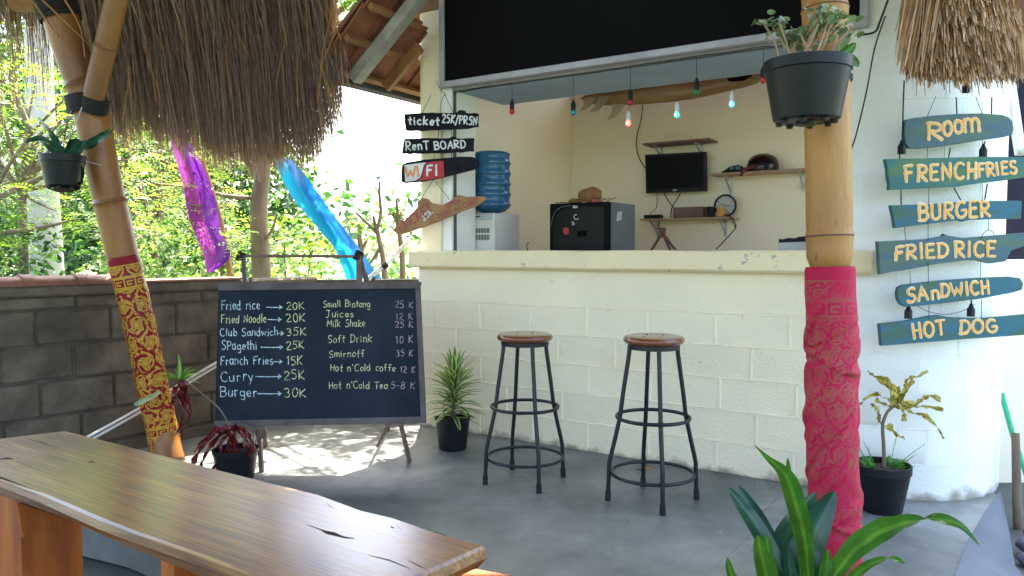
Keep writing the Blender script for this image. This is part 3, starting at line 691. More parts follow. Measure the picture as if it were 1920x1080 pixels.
# ------------------------------------------------------------------ bamboo posts
m_node=M('node_scar',(.12,.06,.03),rough=.8)
def bamboo(pts,r,nodes,name,mat,parent,bulge=1.09):
    """culm along pts with raised rings at given fractions"""
    P_=catmull(pts,14); n=len(P_); rs=[]; pp=[]
    tot=[0]
    for i in range(1,n): tot.append(tot[-1]+np.linalg.norm(P_[i]-P_[i-1]))
    L=tot[-1]; ks=sorted(set([i/120 for i in range(121)]+[q+d for q in nodes for d in (-.006,-.003,0,.003,.006) if 0<q+d<1]))
    for q in ks:
        x=q*L; i=min(max(np.searchsorted(tot,x)-1,0),n-2); a=(x-tot[i])/(tot[i+1]-tot[i]+1e-9); pp.append(P_[i]*(1-a)+P_[i+1]*a)
        rr=r if not callable(r) else r(q)
        for nd in nodes:
            d=(q-nd)*L
            rr*=1+(bulge-1)*math.exp(-(d/.012)**2)-.035*math.exp(-((d-.022)/.008)**2)
        rs.append(rr)
    mb=MB(); mb.tube(pp,rs,n=28); o=mb.build(name,mat,parent,smooth='all')
    for nd in nodes:
        i=min(range(len(ks)),key=lambda k:abs(ks[k]-nd)); i=min(max(i,1),len(pp)-2); t_=Vector(pp[i+1])-Vector(pp[i-1])
        m2=MB(); rr=rs[i]; m2.lathe([(rr-.003,-.003),(rr+.0008,-.0028),(rr+.0012,0),(rr+.0008,.0028),(rr-.003,.003)],pp[i],n=28,axis=t_.normalized(),close=True); m2.build('node_ring',m_node,parent,smooth=True)
    return o,pp,rs
PO=thing('bamboo_post','leaning bamboo post with a red and gold patterned cloth, left of the menu board','post',G(320,872))
bp0=G(322,872); lp=[bp0]+[V(u,v,Y) for u,v,Y in ((302,800,4.22),(268,640,4.18),(230,480,4.13),(195,330,4.08),(165,190,4.05),(122,60,4.02),(95,-30,4.0))]
bamboo(lp,lambda q:.075+.012*q,[.22,.565,.80],'culm',m_bamb,PO)
br=[V(172,196,3.99),V(190,120,3.95),V(222,-15,3.9),V(240,-90,3.88)]
bamboo(br,.053,[.38],'brace',m_bamb2,PO)
def wrap(name,c,axis,r,h,parent,mat=m_lash,turns=10):
    mb=MB(); pts=[];axis=Vector(axis).normalized(); x=axis.orthogonal().normalized(); y=axis.cross(x)
    for i in range(turns*14+1):
        a=2*PI*i/14; pts.append(Vector(c)+axis*(h*(i/(turns*14)-.5))+(x*math.cos(a)*r[0]+y*math.sin(a)*r[1]))
    mb.tube(pts,h/turns*.62,n=6); return mb.build(name,mat,parent,smooth=True)
ax=Vector(lp[5])-Vector(lp[4])
wrap('lashing',V(162,194,4.03),ax,(.094,.094),.085,PO)
wrap('lashing',V(176,197,4.0),Vector(br[1])-Vector(br[0]),(.066,.066),.075,PO)
wrap('lashing',V(107,15,4.01),Vector(lp[6])-Vector(lp[5]),(.098,.098),.12,PO)
mb=MB(); mb.tube([V(24,-2,4.0),V(90,0,4.02)],.062,n=20); mb.build('cross_beam',m_bamb,PO,smooth=True)
for a in ([(80,0),(130,48),(168,85)],[(122,0),(150,50),(160,108)],[(60,0),(110,70)]):
    mb=MB(); mb.tube(catmull([V(u,v,3.9) for u,v in a],5),[.006,.0055,.005,.005,.004,.004,.003,.003,.003,.003,.002][:len(catmull(a,5))],n=6); mb.build('binding_strip',m_bamb2,PO)
# cloth pattern as vertex colour (flat print)
def pattern(u,v,L,C,seed=0,nc=5):
    """u 0..C around, v 0..L along from the top, metres -> gold mask"""
    g=np.zeros_like(u)
    cell=C/nc
    cv=(v/(cell*1.05)); row=np.floor(cv); uu=(u/cell+.5*(row%2)+seed*.37); cx=np.floor(uu); fx=uu-cx-.5; fy=cv-row-.5
    r=np.hypot(fx,fy); th=np.arctan2(fy,fx); h=np.sin(cx*12.9+row*78.2+seed)*43758.5; h=h-np.floor(h); k=3+np.floor(h*3)
    petal=.30+.11*np.cos(k*th+h*6)
    flower=(r<petal)&~((np.abs(r-petal*.55)<.018))&~((np.abs(np.sin(k*th/2+h*3))<.10)&(r>.08)&(r<petal*.9))
    sw=np.sin(2*th+np.sign(h-.5)*24*np.maximum(r,.05)**.7+h*9)
    swirl=(sw>.42)&(r>petal+.035)&(np.sin(26*(fx+fy)+h*5)>-.85)
    wob=np.sin(u*92+np.sin(v*51)*2.1)*np.sin(v*77+np.sin(u*43)*1.7)
    leaf=(wob>.62)&(r>petal+.06)
    g=(flower|swirl|leaf).astype(float)
    for (b0,b1) in ((.045,.05),(.105,.110),(.175,.180),(L-.045,L-.040),(L-.12,L-.115),(L-.185,L-.18)):
        g=np.where((v>b0)&(v<b1),1,g)
    def keyband(a,b,g):
        vv=(v-a)/(b-a); q=(u/.055)%1; ins=(vv>0)&(vv<1)
        key=((vv<.16)|(vv>.84)|((q<.14))|((q>.28)&(q<.86)&(vv>.3)&(vv<.44))|((q>.72)&(q<.86)&(vv>.3)&(vv<.7))|((q>.42)&(q<.86)&(vv>.58)&(vv<.72)))
        return np.where(ins,key.astype(float),g)
    g=keyband(.11,.17,g); g=keyband(L-.175,L-.125,g)
    g=np.where((v<.045)|(v>L-.04),0,g)
    return g
def cloth_mat(name,red,red2,gold,rough=.45,gmetal=.35,fade=0):
    m,n,l,b=NEW(name)
    at=n.new('ShaderNodeAttribute'); at.attribute_name='pat'
    tc=n.new('ShaderNodeTexCoord'); nz=n.new('ShaderNodeTexNoise'); nz.inputs['Scale'].default_value=14; nz.inputs['Detail'].default_value=5; l.new(tc.outputs['Object'],nz.inputs[0])
    mx=n.new('ShaderNodeMix'); mx.data_type='RGBA'; mx.inputs[6].default_value=rgb(red); mx.inputs[7].default_value=rgb(red2); l.new(nz.outputs[0],mx.inputs[0])
    m2=n.new('ShaderNodeMix'); m2.data_type='RGBA'; l.new(mx.outputs[2],m2.inputs[6]); m2.inputs[7].default_value=rgb(gold)
    if fade:
        n2=n.new('ShaderNodeTexNoise'); n2.inputs['Scale'].default_value=7; l.new(tc.outputs['Object'],n2.inputs[0]); mr=n.new('ShaderNodeMapRange'); mr.inputs[1].default_value=.38; mr.inputs[2].default_value=.6; mr.inputs[3].default_value=.12; mr.inputs[4].default_value=fade; l.new(n2.outputs[0],mr.inputs[0])
        mm=n.new('ShaderNodeMath'); mm.operation='MULTIPLY'; l.new(at.outputs['Fac'],mm.inputs[0]); l.new(mr.outputs[0],mm.inputs[1]); l.new(mm.outputs[0],m2.inputs[0])
    else: l.new(at.outputs['Fac'],m2.inputs[0])
    l.new(m2.outputs[2],b.inputs['Base Color']); b.inputs['Roughness'].default_value=rough; b.inputs['Specular IOR Level'].default_value=.2
    n3=n.new('ShaderNodeTexNoise'); n3.inputs['Scale'].default_value=220; l.new(tc.outputs['Object'],n3.inputs[0]); bp=n.new('ShaderNodeBump'); bp.inputs['Strength'].default_value=.25; bp.inputs['Distance'].default_value=.002; l.new(n3.outputs[0],bp.inputs['Height']); l.new(bp.outputs[0],b.inputs['Normal'])
    return m
def cloth_wrap(name,axis_pts,rad,nu,nv,mat,parent,disp=None,seed=0,label=None,nc=5):
    A=catmull(axis_pts,12); A=np.array(A); d=np.r_[0,np.cumsum(np.linalg.norm(np.diff(A,axis=0),axis=1))]; L=d[-1]
    vv=np.linspace(0,L,nv); ax_=np.stack([np.interp(vv,d,A[:,i]) for i in range(3)],1)
    t=np.gradient(ax_,axis=0); t/=np.linalg.norm(t,axis=1)[:,None]
    x=np.cross(t,[0,1,0.]); x/=np.linalg.norm(x,axis=1)[:,None]; y=np.cross(t,x)
    th=np.linspace(0,2*PI,nu,endpoint=False); TH,VV=np.meshgrid(th,vv)
    C=2*PI*.08; g=pattern(TH/(2*PI)*C,VV,L,C,seed,nc)
    R=np.full_like(TH,1.0)*np.interp(vv/L,[0,1],rad)[:,None]
    if disp is not None: R=R+disp(TH,VV,L)
    R+=np.where((VV<.008)|(VV>L-.008),-.003,0)
    pos=ax_[:,None,:]+x[:,None,:]*(np.cos(TH)*R)[...,None]+y[:,None,:]*(np.sin(TH)*R)[...,None]
    i=np.arange(nv-1)[:,None]*nu; j=np.arange(nu)[None,:]; j2=(j+1)%nu
    q=np.stack([i+j,i+j2,i+nu+j2,i+nu+j],-1).reshape(-1,4)
    o=np_mesh(name,pos.reshape(-1,3),q,mat,parent,smooth=True,base=tuple(parent.location),attr=g.ravel())
    if label: o['label']=label
    return o
m_cl1=cloth_mat('red_gold_cloth',(.24,.006,.016),(.17,.004,.013),(.46,.28,.035),rough=.35)
m_cl2=cloth_mat('faded_red_cloth',(.46,.010,.060),(.35,.006,.045),(.26,.11,.055),rough=.6,fade=.7)
lc=[V(u,v,Y) for u,v,Y in ((231,480,4.12),(250,560,4.145),(268,640,4.17),(286,720,4.20),(301,795,4.22),(313,853,4.235))]
cloth_wrap('cloth_wrap',lc,(.080,.083),260,620,m_cl1,PO,disp=lambda T,Vv,L:.0022*np.sin(3*T+Vv*9)+.0015*np.sin(40*Vv+2*T),label='dark red cloth printed with gold flowers and scrolls')
PR_=thing('bamboo_post','thick upright bamboo post wrapped in faded pink red cloth, right of the bar stools','post',(1.10,2.6,0))
rp=[Vector((1.115,2.58,0)),V(1563,1080,2.585),V(1560,800,2.60),V(1556,500,2.62),V(1552,250,2.64),V(1546,0,2.66),V(1540,-160,2.68)]
bamboo(rp,lambda q:.076-.002*q-(.024 if q<.50 else 0)*min(1,(.50-q)/.03),[.165,.53,.86],'culm',m_bamb2,PR_,bulge=1.035)
rc_=[V(1556,500,2.62),V(1557,600,2.615),V(1560,700,2.61),V(1560,800,2.60),V(1562,900,2.595),V(1563,1000,2.59),V(1565,1080,2.585),Vector((1.118,2.58,.05))]
CR=[(random.uniform(.12,1.12),random.uniform(-.05,.16),random.uniform(-PI,PI),random.uniform(.8,2.2),random.uniform(.007,.013),random.uniform(.011,.024)) for _ in range(36)]
def folds(T,Vv,L):
    # diagonal creases of a cloth wound round the pole
    amp=np.clip((Vv-.09)/.06,0,1); s=np.zeros_like(T)
    for (v0,sl,t0,wd,am,w) in CR:
        dT=(T-t0+PI)%(2*PI)-PI
        env=np.exp(-(dT/wd)**4); dd=(Vv-v0-sl*dT-.012*np.sin(dT*2+v0*30))/w
        s+=am*env*(np.exp(-dd**2)-.55*np.exp(-((dd-1.5)/1.2)**2))
    return (.0035*np.sin(T+Vv*8.5)+np.clip(s,-.008,.012)*.72)*amp
cloth_wrap('cloth_wrap',rc_,(.0815,.0845),220,640,m_cl2,PR_,disp=folds,seed=2.3,nc=8,label='pink red cloth wound in diagonal folds with faded gold print')
# ------------------------------------------------------------------ bench table
m_slab=None
def slab_material():
    m,n,l,b=NEW('live_edge_wood')
    tc=n.new('ShaderNodeTexCoord'); mp=n.new('ShaderNodeMapping'); mp.inputs['Rotation'].default_value=(0,0,math.radians(34.6)); l.new(tc.outputs['Object'],mp.inputs[0])
    m2=n.new('ShaderNodeMapping'); m2.inputs['Scale'].default_value=(1.0,7,7); l.new(mp.outputs[0],m2.inputs[0])
    nz=n.new('ShaderNodeTexNoise'); nz.inputs['Scale'].default_value=2.0; nz.inputs['Detail'].default_value=8; nz.inputs['Distortion'].default_value=.6; l.new(m2.outputs[0],nz.inputs[0])
    wv=n.new('ShaderNodeTexNoise'); wv.inputs['Scale'].default_value=16; wv.inputs['Detail'].default_value=6; m3=n.new('ShaderNodeMapping'); m3.inputs['Scale'].default_value=(.25,7,7); l.new(mp.outputs[0],m3.inputs[0]); l.new(m3.outputs[0],wv.inputs[0])
    cr=n.new('ShaderNodeValToRGB'); e=cr.color_ramp.elements; e[0].position=.30; e[0].color=(.085,.032,.013,1); e[1].position=.72; e[1].color=(.36,.19,.055,1)
    k=cr.color_ramp.elements.new(.46); k.color=(.19,.075,.02,1); k=cr.color_ramp.elements.new(.58); k.color=(.27,.12,.028,1); l.new(nz.outputs[0],cr.inputs[0])
    mx=n.new('ShaderNodeMix'); mx.data_type='RGBA'; mx.blend_type='MULTIPLY'; mx.inputs[0].default_value=.75; l.new(cr.outputs[0],mx.inputs[6])
    mr=n.new('ShaderNodeMapRange'); mr.inputs[1].default_value=.35; mr.inputs[2].default_value=.6; mr.inputs[3].default_value=.38; mr.inputs[4].default_value=1.15; l.new(wv.outputs[0],mr.inputs[0]); l.new(mr.outputs[0],mx.inputs[7])
    l.new(mx.outputs[2],b.inputs['Base Color']); b.inputs['Roughness'].default_value=.30
    b.inputs['Coat Weight'].default_value=.5; b.inputs['Coat Roughness'].default_value=.2; b.inputs['Coat IOR'].default_value=1.6; r2=n.new('ShaderNodeMapRange'); r2.inputs[3].default_value=.22; r2.inputs[4].default_value=.48; l.new(nz.outputs[0],r2.inputs[0]); l.new(r2.outputs[0],b.inputs['Roughness'])
    bp=n.new('ShaderNodeBump'); bp.inputs['Strength'].default_value=.12; bp.inputs['Distance'].default_value=.004; l.new(wv.outputs[0],bp.inputs['Height']); l.new(bp.outputs[0],b.inputs['Normal'])
    return m
m_slab=slab_material()
m_wleg=M('orange_timber',(.40,.115,.014),(.22,.05,.008),rough=.5,scale=3,stretch=(4,4,.5),bump=.2,spec=.3)
BH=.50
TB=thing('bench','long live edge wooden bench slab with cracks, crossing the lower left foreground','bench',(-1.0,2.1,-.15))
far=[(-130,838),(0,822),(120,808),(150,815),(260,842),(400,878),(520,908),(600,928),(680,958),(740,972),(820,1000),(880,1017),(910,1024)]
# straight far edge for A->left end: the slab's left end is out of frame
tp=[G(u,v,BH) for u,v in far[2:]]
near_=[(905,1040),(880,1052),(822,1090),(700,1145),(560,1105),(430,1062),(300,1020),(160,968),(60,925),(0,897)]
npx=[G(u,v,BH) for u,v in ((786,1082),)]
d=(tp[-1]-tp[0]).normalized(); per=Vector((-d.y,d.x,0))*-1
nA=G(0,897,BH); nB=G(430,1062,BH)
w0=(nA-tp[0]).dot(per); w1=(nB-tp[0]).dot(per)
L=(tp[-1]-tp[0]).length
endL=-.62
nearp=[tp[0]+d*t+per*(w0+(w1-w0)*((t-(nA-tp[0]).dot(d))/((nB-nA).dot(d)))+.006*math.sin(t*7)) for t in np.linspace(L-.035,endL-.05,16)]
farL=[tp[0]+d*endL+per*0.0]
# left end runs from the corner A towards the viewer's left
lend=G(-60,828,BH)
top=tp+[tp[-1]+per*.02-d*.004]+nearp[:-3]+[lend+per*.3]
top=tp+[tp[-1]+per*.02-d*.004]+[p for p in nearp if (p-tp[0]).dot(d)>-.25]+[G(-140,850,BH),G(-120,836,BH)]
mb=MB(); TH=.055
n=len(top); c=sum(top,Vector())/n
def inset(p,k): 
    q=(c-p); return p+q.normalized()*k
rings=[[inset(p,.006) for p in top],[p-UP*.007 for p in top],[inset(p,-.004)-UP*(TH*.5) for p in top],[inset(p,.02)-UP*TH for p in top]]
vs=sum(rings,[]); fs=[tuple(range(n-1,-1,-1)),tuple(3*n+i for i in range(n))]+[(r*n+i,r*n+(i+1)%n,(r+1)*n+(i+1)%n,(r+1)*n+i) for r in range(3) for i in range(n)]
mb.add(vs,fs); slab=mb.build('slab',m_slab,TB)
# cracks: shallow dark slivers set in the surface
m_crk=M('crack_shadow',(.02,.012,.008),rough=.9)
def crack(pts,w):
    w=[q_*.6 for q_ in w]
    mb=MB(); f=lambda u,v,o: G(u,v,BH+.0006+o)
    n=len(pts); up=[f(u,v-w[i],0) for i,(u,v) in enumerate(pts)]; dn=[f(u,v+w[i],0) for i,(u,v) in enumerate(pts)]
    mb.add(up+dn,[(i,i+1,n+i+1,n+i) for i in range(n-1)]); mb.build('crack',m_crk,slab)
crack([(577,984),(600,992),(612,998),(628,1001),(645,1007),(664,1009)],[.5,1,4.5,5,2,.5])
crack([(0,861),(14,859),(27,861)],[1.2,3,.6]); crack([(165,868),(171,865),(178,868)],[.4,2.6,.6])
crack([(690,1040),(730,1050),(770,1066)],[.4,1.4,.5]); crack([(765,1050),(785,1060),(800,1067)],[.4,1.2,.4]); crack([(613,943),(618,948),(624,952)],[.3,1.3,.3]); crack([(733,987),(739,990)],[2,1]); crack([(745,984),(751,992)],[.8,.8]); crack([(48,822),(80,830),(110,840)],[.3,1.2,.3]); crack([(815,997),(838,1005)],[.8,1]); crack([(30,865),(60,876)],[.8,.3])
mb=MB(); 
def legblock(name,us,vtop,dep,mat):
    pass
def tleg(t,w,pw0,pw1,parent):
    a=tp[0]+d*t; mb=MB(); z1=BH-TH-.001
    q=[a+per*pw0,a+d*w+per*pw0,a+d*w+per*pw1,a+per*pw1]
    mb.hexa([Vector((p.x,p.y,-.15)) for p in q]+[Vector((p.x,p.y,z1-.0)) for p in q]); return mb.build('leg',m_wleg,parent)
# leg boards measured on the near side of the slab: (left, corner, far corner, v)
def proj_u(p): return 960+F*(p.x/((p-CAMP).dot(Vector((0,math.cos(PITCH),-math.sin(PITCH))))))
fL=PL(tp[0]+per*(w0-.05),per)
for i_,(ua,ub,uc,va) in enumerate(((-60,38,150,960),(302,326,402,1055))):
    ta=(fL(ua,va)-tp[0]).dot(d); tb=(fL(ub,va)-tp[0]).dot(d); z_=fL(ub,va).z
    pw=w0-.05
    while pw>.02:
        q=tp[0]+d*tb+per*pw; q=Vector((q.x,q.y,z_))
        if proj_u(q)>uc: break
        pw-=.004
    tleg(ta,tb-ta,pw,w0-.05,TB)
    if i_==0:
        fs_=PL(tp[0]+d*(tb+.02),d); mb=MB(); mb.prism([fs_(u,v,0) for u,v in ((32,942),(128,975),(44,1008))],-d*.018 if d.dot(fs_.n)>0 else d*.018); mb.build('corbel',m_wleg,TB)
# the second, lower bench whose edge shows at the bottom
T2=thing('bench','low orange plank bench, only its edge showing at the bottom centre','bench',(.0,1.2,-.15))
e0=G(868,1062,.30); e1=G(965,1080,.30); dd=(e1-e0).normalized(); pp=Vector((dd.y,-dd.x,0))
mb=MB(); q=[e0-dd*.5,e0+dd*1.0,e0+dd*1.0+pp*.28,e0-dd*.5+pp*.28]; mb.prism([Vector((p.x,p.y,.30)) for p in q],(0,0,-.04),.004); mb.build('seat',m_wleg,T2)
for t in (-.35,.8):
    mb=MB(); p=e0+dd*t+pp*.14; mb.box((p.x,p.y,.055),(.07,.2,.405)); mb.build('leg',m_wleg,T2)
# ------------------------------------------------------------------ hanging signs
def cords(mb,f,segs,r=.0016,off=.01):
    for a in segs: mb.tube([f(u,v,off) for u,v in a],r,n=5)
def plank(name,label,cat,f,outline,thk,mat,texts,group=None,off=0,bev=.003):
    t=thing(name,label,cat,f(sum(p[0] for p in outline)/len(outline),max(p[1] for p in outline),off),group)
    mb=MB(); mb.prism([f(u,v,off) for u,v in outline],-f.n*thk,bev); mb.build('board',mat,t)
    for (s,x0,y0,x1,y1,cap,w,m,under) in texts:
        if under:
            mb=MB(); st=random.getstate(); text(mb,s,f,x0-.6,y0+.4,x1+.6,y1+.4,cap+1,w*1.35,off=off+.0008,th=.0003,sp=.2); mb.build('lettering_edge',under,t); random.setstate(st)
        mb=MB(); text(mb,s,f,x0,y0,x1,y1,cap,w,off=off+.0022,th=.0012,sp=.2); mb.build('lettering',m,t)
    return t
def rough_outline(pts,amp=1.0,k=5):
    out=[]
    for i in range(len(pts)):
        a=np.array(pts[i],float); b=np.array(pts[(i+1)%len(pts)],float); n=max(1,int(np.linalg.norm(b-a)/7))
        for j in range(n): out.append(tuple(a+(b-a)*j/n+(rng.normal(0,amp*.35,2) if j else 0)))
    return out
LF=PL(P(.12,-.16,1.8),Vector((-.20,-.98,0)))
def C4(l): return [(730+x/3.855,180+y/3.857) for x,y in l]
tk=plank('ticket_sign','dark hanging plank lettered ticket 25K/PRSN, topmost of the four by the pier','sign',LF,rough_outline(C4([(105,128),(210,122),(370,122),(480,122),(512,100),(545,105),(555,122),(642,126),(643,222),(560,236),(400,242),(220,252),(118,250),(108,190)]),1.4),.018,m_dark,
  [('ticket',*C4([(138,205)])[0],*C4([(362,212)])[0],15,3.0,m_wpt,None),('25K/PR5N',*C4([(382,192)])[0],*C4([(632,212)])[0],15,2.6,m_wpt,None)])
rn=plank('rental_sign','dark hanging plank lettered RenT BOARD, second from the top by the pier','sign',LF,rough_outline(C4([(110,308),(250,304),(430,304),(460,290),(490,304),(610,304),(608,400),(450,410),(300,412),(200,418),(88,418),(98,340)]),1.4),.018,m_dark,
  [('RenT',*C4([(118,395)])[0],*C4([(288,385)])[0],16,2.7,m_wpt,None),('BOARD',*C4([(328,388)])[0],*C4([(552,372)])[0],14,2.7,m_wpt,None)])
wo=C4([(90,495),(130,478),(250,460),(400,448),(520,438),(600,440),(640,455),(652,485),(640,510),(600,535),(500,560),(380,590),(250,618),(110,630),(88,620),(85,560)])
wf=plank('internet_sign','surfboard shaped hanging sign with WI on white and FI on red','sign',LF,wo,.02,m_dark,[])
m_red=M('red_panel',(.50,.015,.03),rough=.5); m_or=M('orange_lettering',(.80,.30,.10),rough=.5)
def patch(f,pts,off,mat,par,name='painted_panel'):
    mb=MB(); pp_=[f(u,v,off) for u,v in pts]; mb.prism(pp_,-f.n*.0008); return mb.build(name,mat,par)
patch(LF,C4([(108,500),(180,490),(268,480),(250,500),(240,540),(225,590),(190,612),(115,622)]),.0012,m_wpt,wf)
patch(LF,C4([(272,480),(330,472),(392,470),(398,585),(300,602),(205,615),(235,592),(248,540),(256,502)]),.0012,m_red,wf)
for (s,a,b,cap,w,m) in (('WI',(118,590),(222,580),19,3.8,m_or),('F',(270,578),(312,575),19,3.8,m_wpt),('I',(332,572),(352,571),19,3.8,m_wpt)):
    mb=MB(); text(mb,s,LF,*C4([a])[0],*C4([b])[0],cap,w,off=.0030,th=.0006); mb.build('lettering',m,wf)
m_drift=M('driftwood',(.40,.21,.09),(.28,.13,.06),rough=.75,scale=9,bump=.5); m_pink=M('faded_pink_paint',(.36,.08,.09),rough=.8)
dr=plank('driftwood_sign','pointed brown driftwood sign with faded pink lettering, lowest of the four by the pier','sign',LF,rough_outline(C4([(22,970),(60,925),(130,880),(175,835),(205,795),(200,765),(235,735),(275,745),(300,772),(380,790),(430,765),(500,715),(560,730),(640,725),(690,728),(695,750),(640,790),(560,820),(440,870),(330,915),(220,955),(120,990),(60,1002)]),.9),.025,m_drift,[])
for (s,a,b,cap,w,m) in (('TICKET',(110,965),(320,830),17,2.4,m_pink),('25K',(250,905),(318,845),9,2.0,m_wpt),('OPEN',(418,810),(518,772),8,1.5,m_pink),('10K NIGHT',(358,885),(650,768),9,1.6,m_pink)):
    mb=MB(); text(mb,s,LF,*C4([a])[0],*C4([b])[0],cap,w,off=.0015,th=.0005); mb.build('lettering',m,dr)
def strings(f,lst,conv,r=.0015,off=.003,par=None,smooth=True):
    for (who,pts) in lst:
        mb=MB(); q=[f(*p_,off) for p_ in conv(pts)]; q=catmull(q,4) if len(q)>2 else q; mb.tube(q,r,n=5); mb.build('string',m_rope,who)
strings(LF,[(tk,[(300,-10),(235,122)]),(tk,[(395,-20),(462,122)]),(rn,[(214,255),(214,308)]),(rn,[(355,250),(352,304)]),(rn,[(445,240),(450,292)]),(wf,[(326,425),(314,462)]),(wf,[(450,395),(447,440)]),(wf,[(212,415),(200,462)]),(dr,[(318,600),(228,742)]),(dr,[(318,600),(436,752)]),(tk,[(350,300),(365,180),(368,60),(390,0),(404,-12),(360,-60),(340,-110)])],C4,.0018,-.006)
# right hand food signs
RF=PL((1.95,3.44,1.2),Vector((.10,-1,0)))
m_teal=M('teal_paint',(.018,.12,.125),(.06,.15,.06),rough=.6,scale=5,stretch=(1,1,3),lo=.44,hi=.56,tone=.25,bump=.25,bscale=40,speck=.36,speck_col=(.25,.22,.08),speck_scale=9)
m_teal2=M('blue_teal_paint',(.014,.11,.16),(.035,.10,.07),rough=.6,scale=6,stretch=(1,1,3),lo=.44,hi=.56,tone=.25,bump=.25,bscale=40,speck=.34,speck_col=(.12,.25,.10),speck_scale=10)
m_teal3=M('grey_teal_paint',(.045,.10,.135),(.06,.12,.085),rough=.6,scale=6,stretch=(1,1,3),lo=.44,hi=.56,tone=.25,bump=.25,bscale=40,speck=.33,speck_col=(.28,.17,.09),speck_scale=10)
m_yel=M('yellow_lettering',(.80,.34,.045),(.72,.45,.15),rough=.5,scale=60,detail=2); m_und=M('pale_lettering_edge',(.82,.70,.52),rough=.5)
def R1_(l): return [(1640+x/4.5,180+y/4.5) for x,y in l]
def R2_(l): return [(1440+x/3,380+y/3) for x,y in l]
fd=[]
GS='painted food signs hanging on strings'
T=lambda s,a,b,cap,w:(s,*a,*b,cap,w,m_yel,m_und)
ro=plank('food_sign','grey teal hanging plank lettered ROOM with rounded ends, topmost on the rounded corner','sign',RF,R1_([(258,215),(275,196),(350,182),(500,165),(700,150),(900,145),(1080,158),(1130,175),(1165,210),(1175,270),(1165,325),(1100,345),(900,372),(700,405),(500,430),(380,442),(290,440),(262,400),(252,300)]),.02,m_teal3,[T('Roon',R1_([(440,368)])[0],R1_([(600,350)])[0],0,0)][:0],GS)
for (s,a,b,cap) in (('R',(442,365),(570,365),30),('O',(575,330),(648,330),25),('O',(668,310),(740,310),23),('m',(752,303),(890,292),38)):
    for (m,w,of,g_) in ((m_und,6.6,.0008,1),(m_yel,4.6,.0026,0)):
        random.seed(3); mb=MB(); text(mb,s,RF,*R1_([a])[0],*R1_([b])[0],cap,w,off=of,th=.0008); mb.build('lettering' if m is m_yel else 'lettering_edge',m,ro)
fd.append(0); fd[-1]=plank('food_sign','green teal hanging board lettered FRENCH FRIES, second from the top','sign',RF,R1_([(92,532),(400,525),(700,518),(900,512),(1300,515),(1300,680),(1100,712),(900,735),(700,762),(450,775),(200,788),(122,792),(128,740),(115,690),(110,620)]),.022,m_teal,
  [T('FRENCH',R1_([(265,722)])[0],R1_([(855,690)])[0],28,4.6),T('FRIES',R1_([(875,682)])[0],R1_([(1195,650)])[0],22,4.3)],GS)
fd.append(0); fd[-1]=plank('food_sign','blue green hanging board lettered BURGER, third from the top','sign',RF,R2_([(690,15),(900,8),(1150,-8),(1400,-12),(1430,-8),(1425,90),(1250,93),(1130,98),(1100,106),(1070,98),(900,120),(715,143),(705,80)]),.02,m_teal2,
  [T('BURGER',R2_([(848,100)])[0],R2_([(1245,72)])[0],28,4.4)],GS)
fd.append(0); fd[-1]=plank('food_sign','broad wavy blue board lettered FRIED RICE, fourth from the top','sign',RF,R2_([(618,218),(760,212),(900,204),(985,188),(993,175),(1010,184),(1100,198),(1250,186),(1440,170),(1500,165),(1500,225),(1440,245),(1370,270),(1340,330),(1250,342),(1180,325),(1100,325),(950,345),(800,375),(700,390),(630,404),(626,330)]),.022,m_teal3,
  [T('FRIED',R2_([(715,322)])[0],R2_([(1010,300)])[0],25,4.4),T('RICE',R2_([(1050,302)])[0],R2_([(1275,302)])[0],26,4.4)],GS)
fd.append(0); fd[-1]=plank('food_sign','paddle shaped blue board lettered SANDWICH, fifth from the top','sign',RF,R2_([(728,500),(735,475),(765,462),(950,440),(1150,425),(1350,416),(1420,425),(1438,455),(1430,490),(1380,505),(1200,540),(1000,565),(850,580),(775,586),(745,570),(730,540)]),.02,m_teal2,
  [T('SAn',R2_([(785,560)])[0],R2_([(960,535)])[0],25,4.2),T('DWICH',R2_([(975,530)])[0],R2_([(1242,508)])[0],23,4.2)],GS)
fd.append(0); fd[-1]=plank('food_sign','long blue board lettered HOT DOG, lowest of the hanging food signs','sign',RF,R2_([(628,683),(780,665),(900,640),(960,632),(1020,645),(1200,650),(1350,638),(1500,625),(1500,740),(1300,755),(1100,768),(900,785),(640,806)]),.022,m_teal2,
  [T('HOT',R2_([(822,765)])[0],R2_([(995,735)])[0],26,4.2),T('DOG',R2_([(1080,735)])[0],R2_([(1285,728)])[0],23,4.2)],GS)
strings(RF,[(ro,[(435,185),(512,5)]),(ro,[(905,155),(848,5)]),(fd[0],[(440,440),(440,530)]),(fd[0],[(905,375),(905,515)]),(fd[1],[(455,770),(450,915)]),(fd[1],[(903,730),(903,885)])],R1_,.0014,.003)
strings(RF,[(fd[2],[(898,100),(898,215)]),(fd[3],[(898,335),(900,455)]),(fd[4],[(903,575),(903,655)]),(fd[2],[(1240,92),(1235,155)]),(fd[3],[(1195,325),(1190,430)]),(fd[4],[(1198,545),(1198,650)]),(fd[2],[(765,135),(772,212)]),(fd[3],[(795,380),(800,465)]),(fd[2],[(1200,205),(1205,180),(1235,155),(1262,165),(1270,182)]),(fd[4],[(842,582),(900,612),(1000,628),(1100,605),(1160,570)])],R2_,.0014,.003)
strings(RF,[(ro,[(720,0),(725,145)]),(ro,[(1022,0),(1020,148)]),(fd[0],[(240,485),(240,530)]),(fd[1],[(250,790),(252,915)]),(fd[0],[(670,430),(655,515)]),(fd[1],[(985,735),(960,880)]),(fd[1],[(700,770),(762,882)])],R1_,.003,-.025)
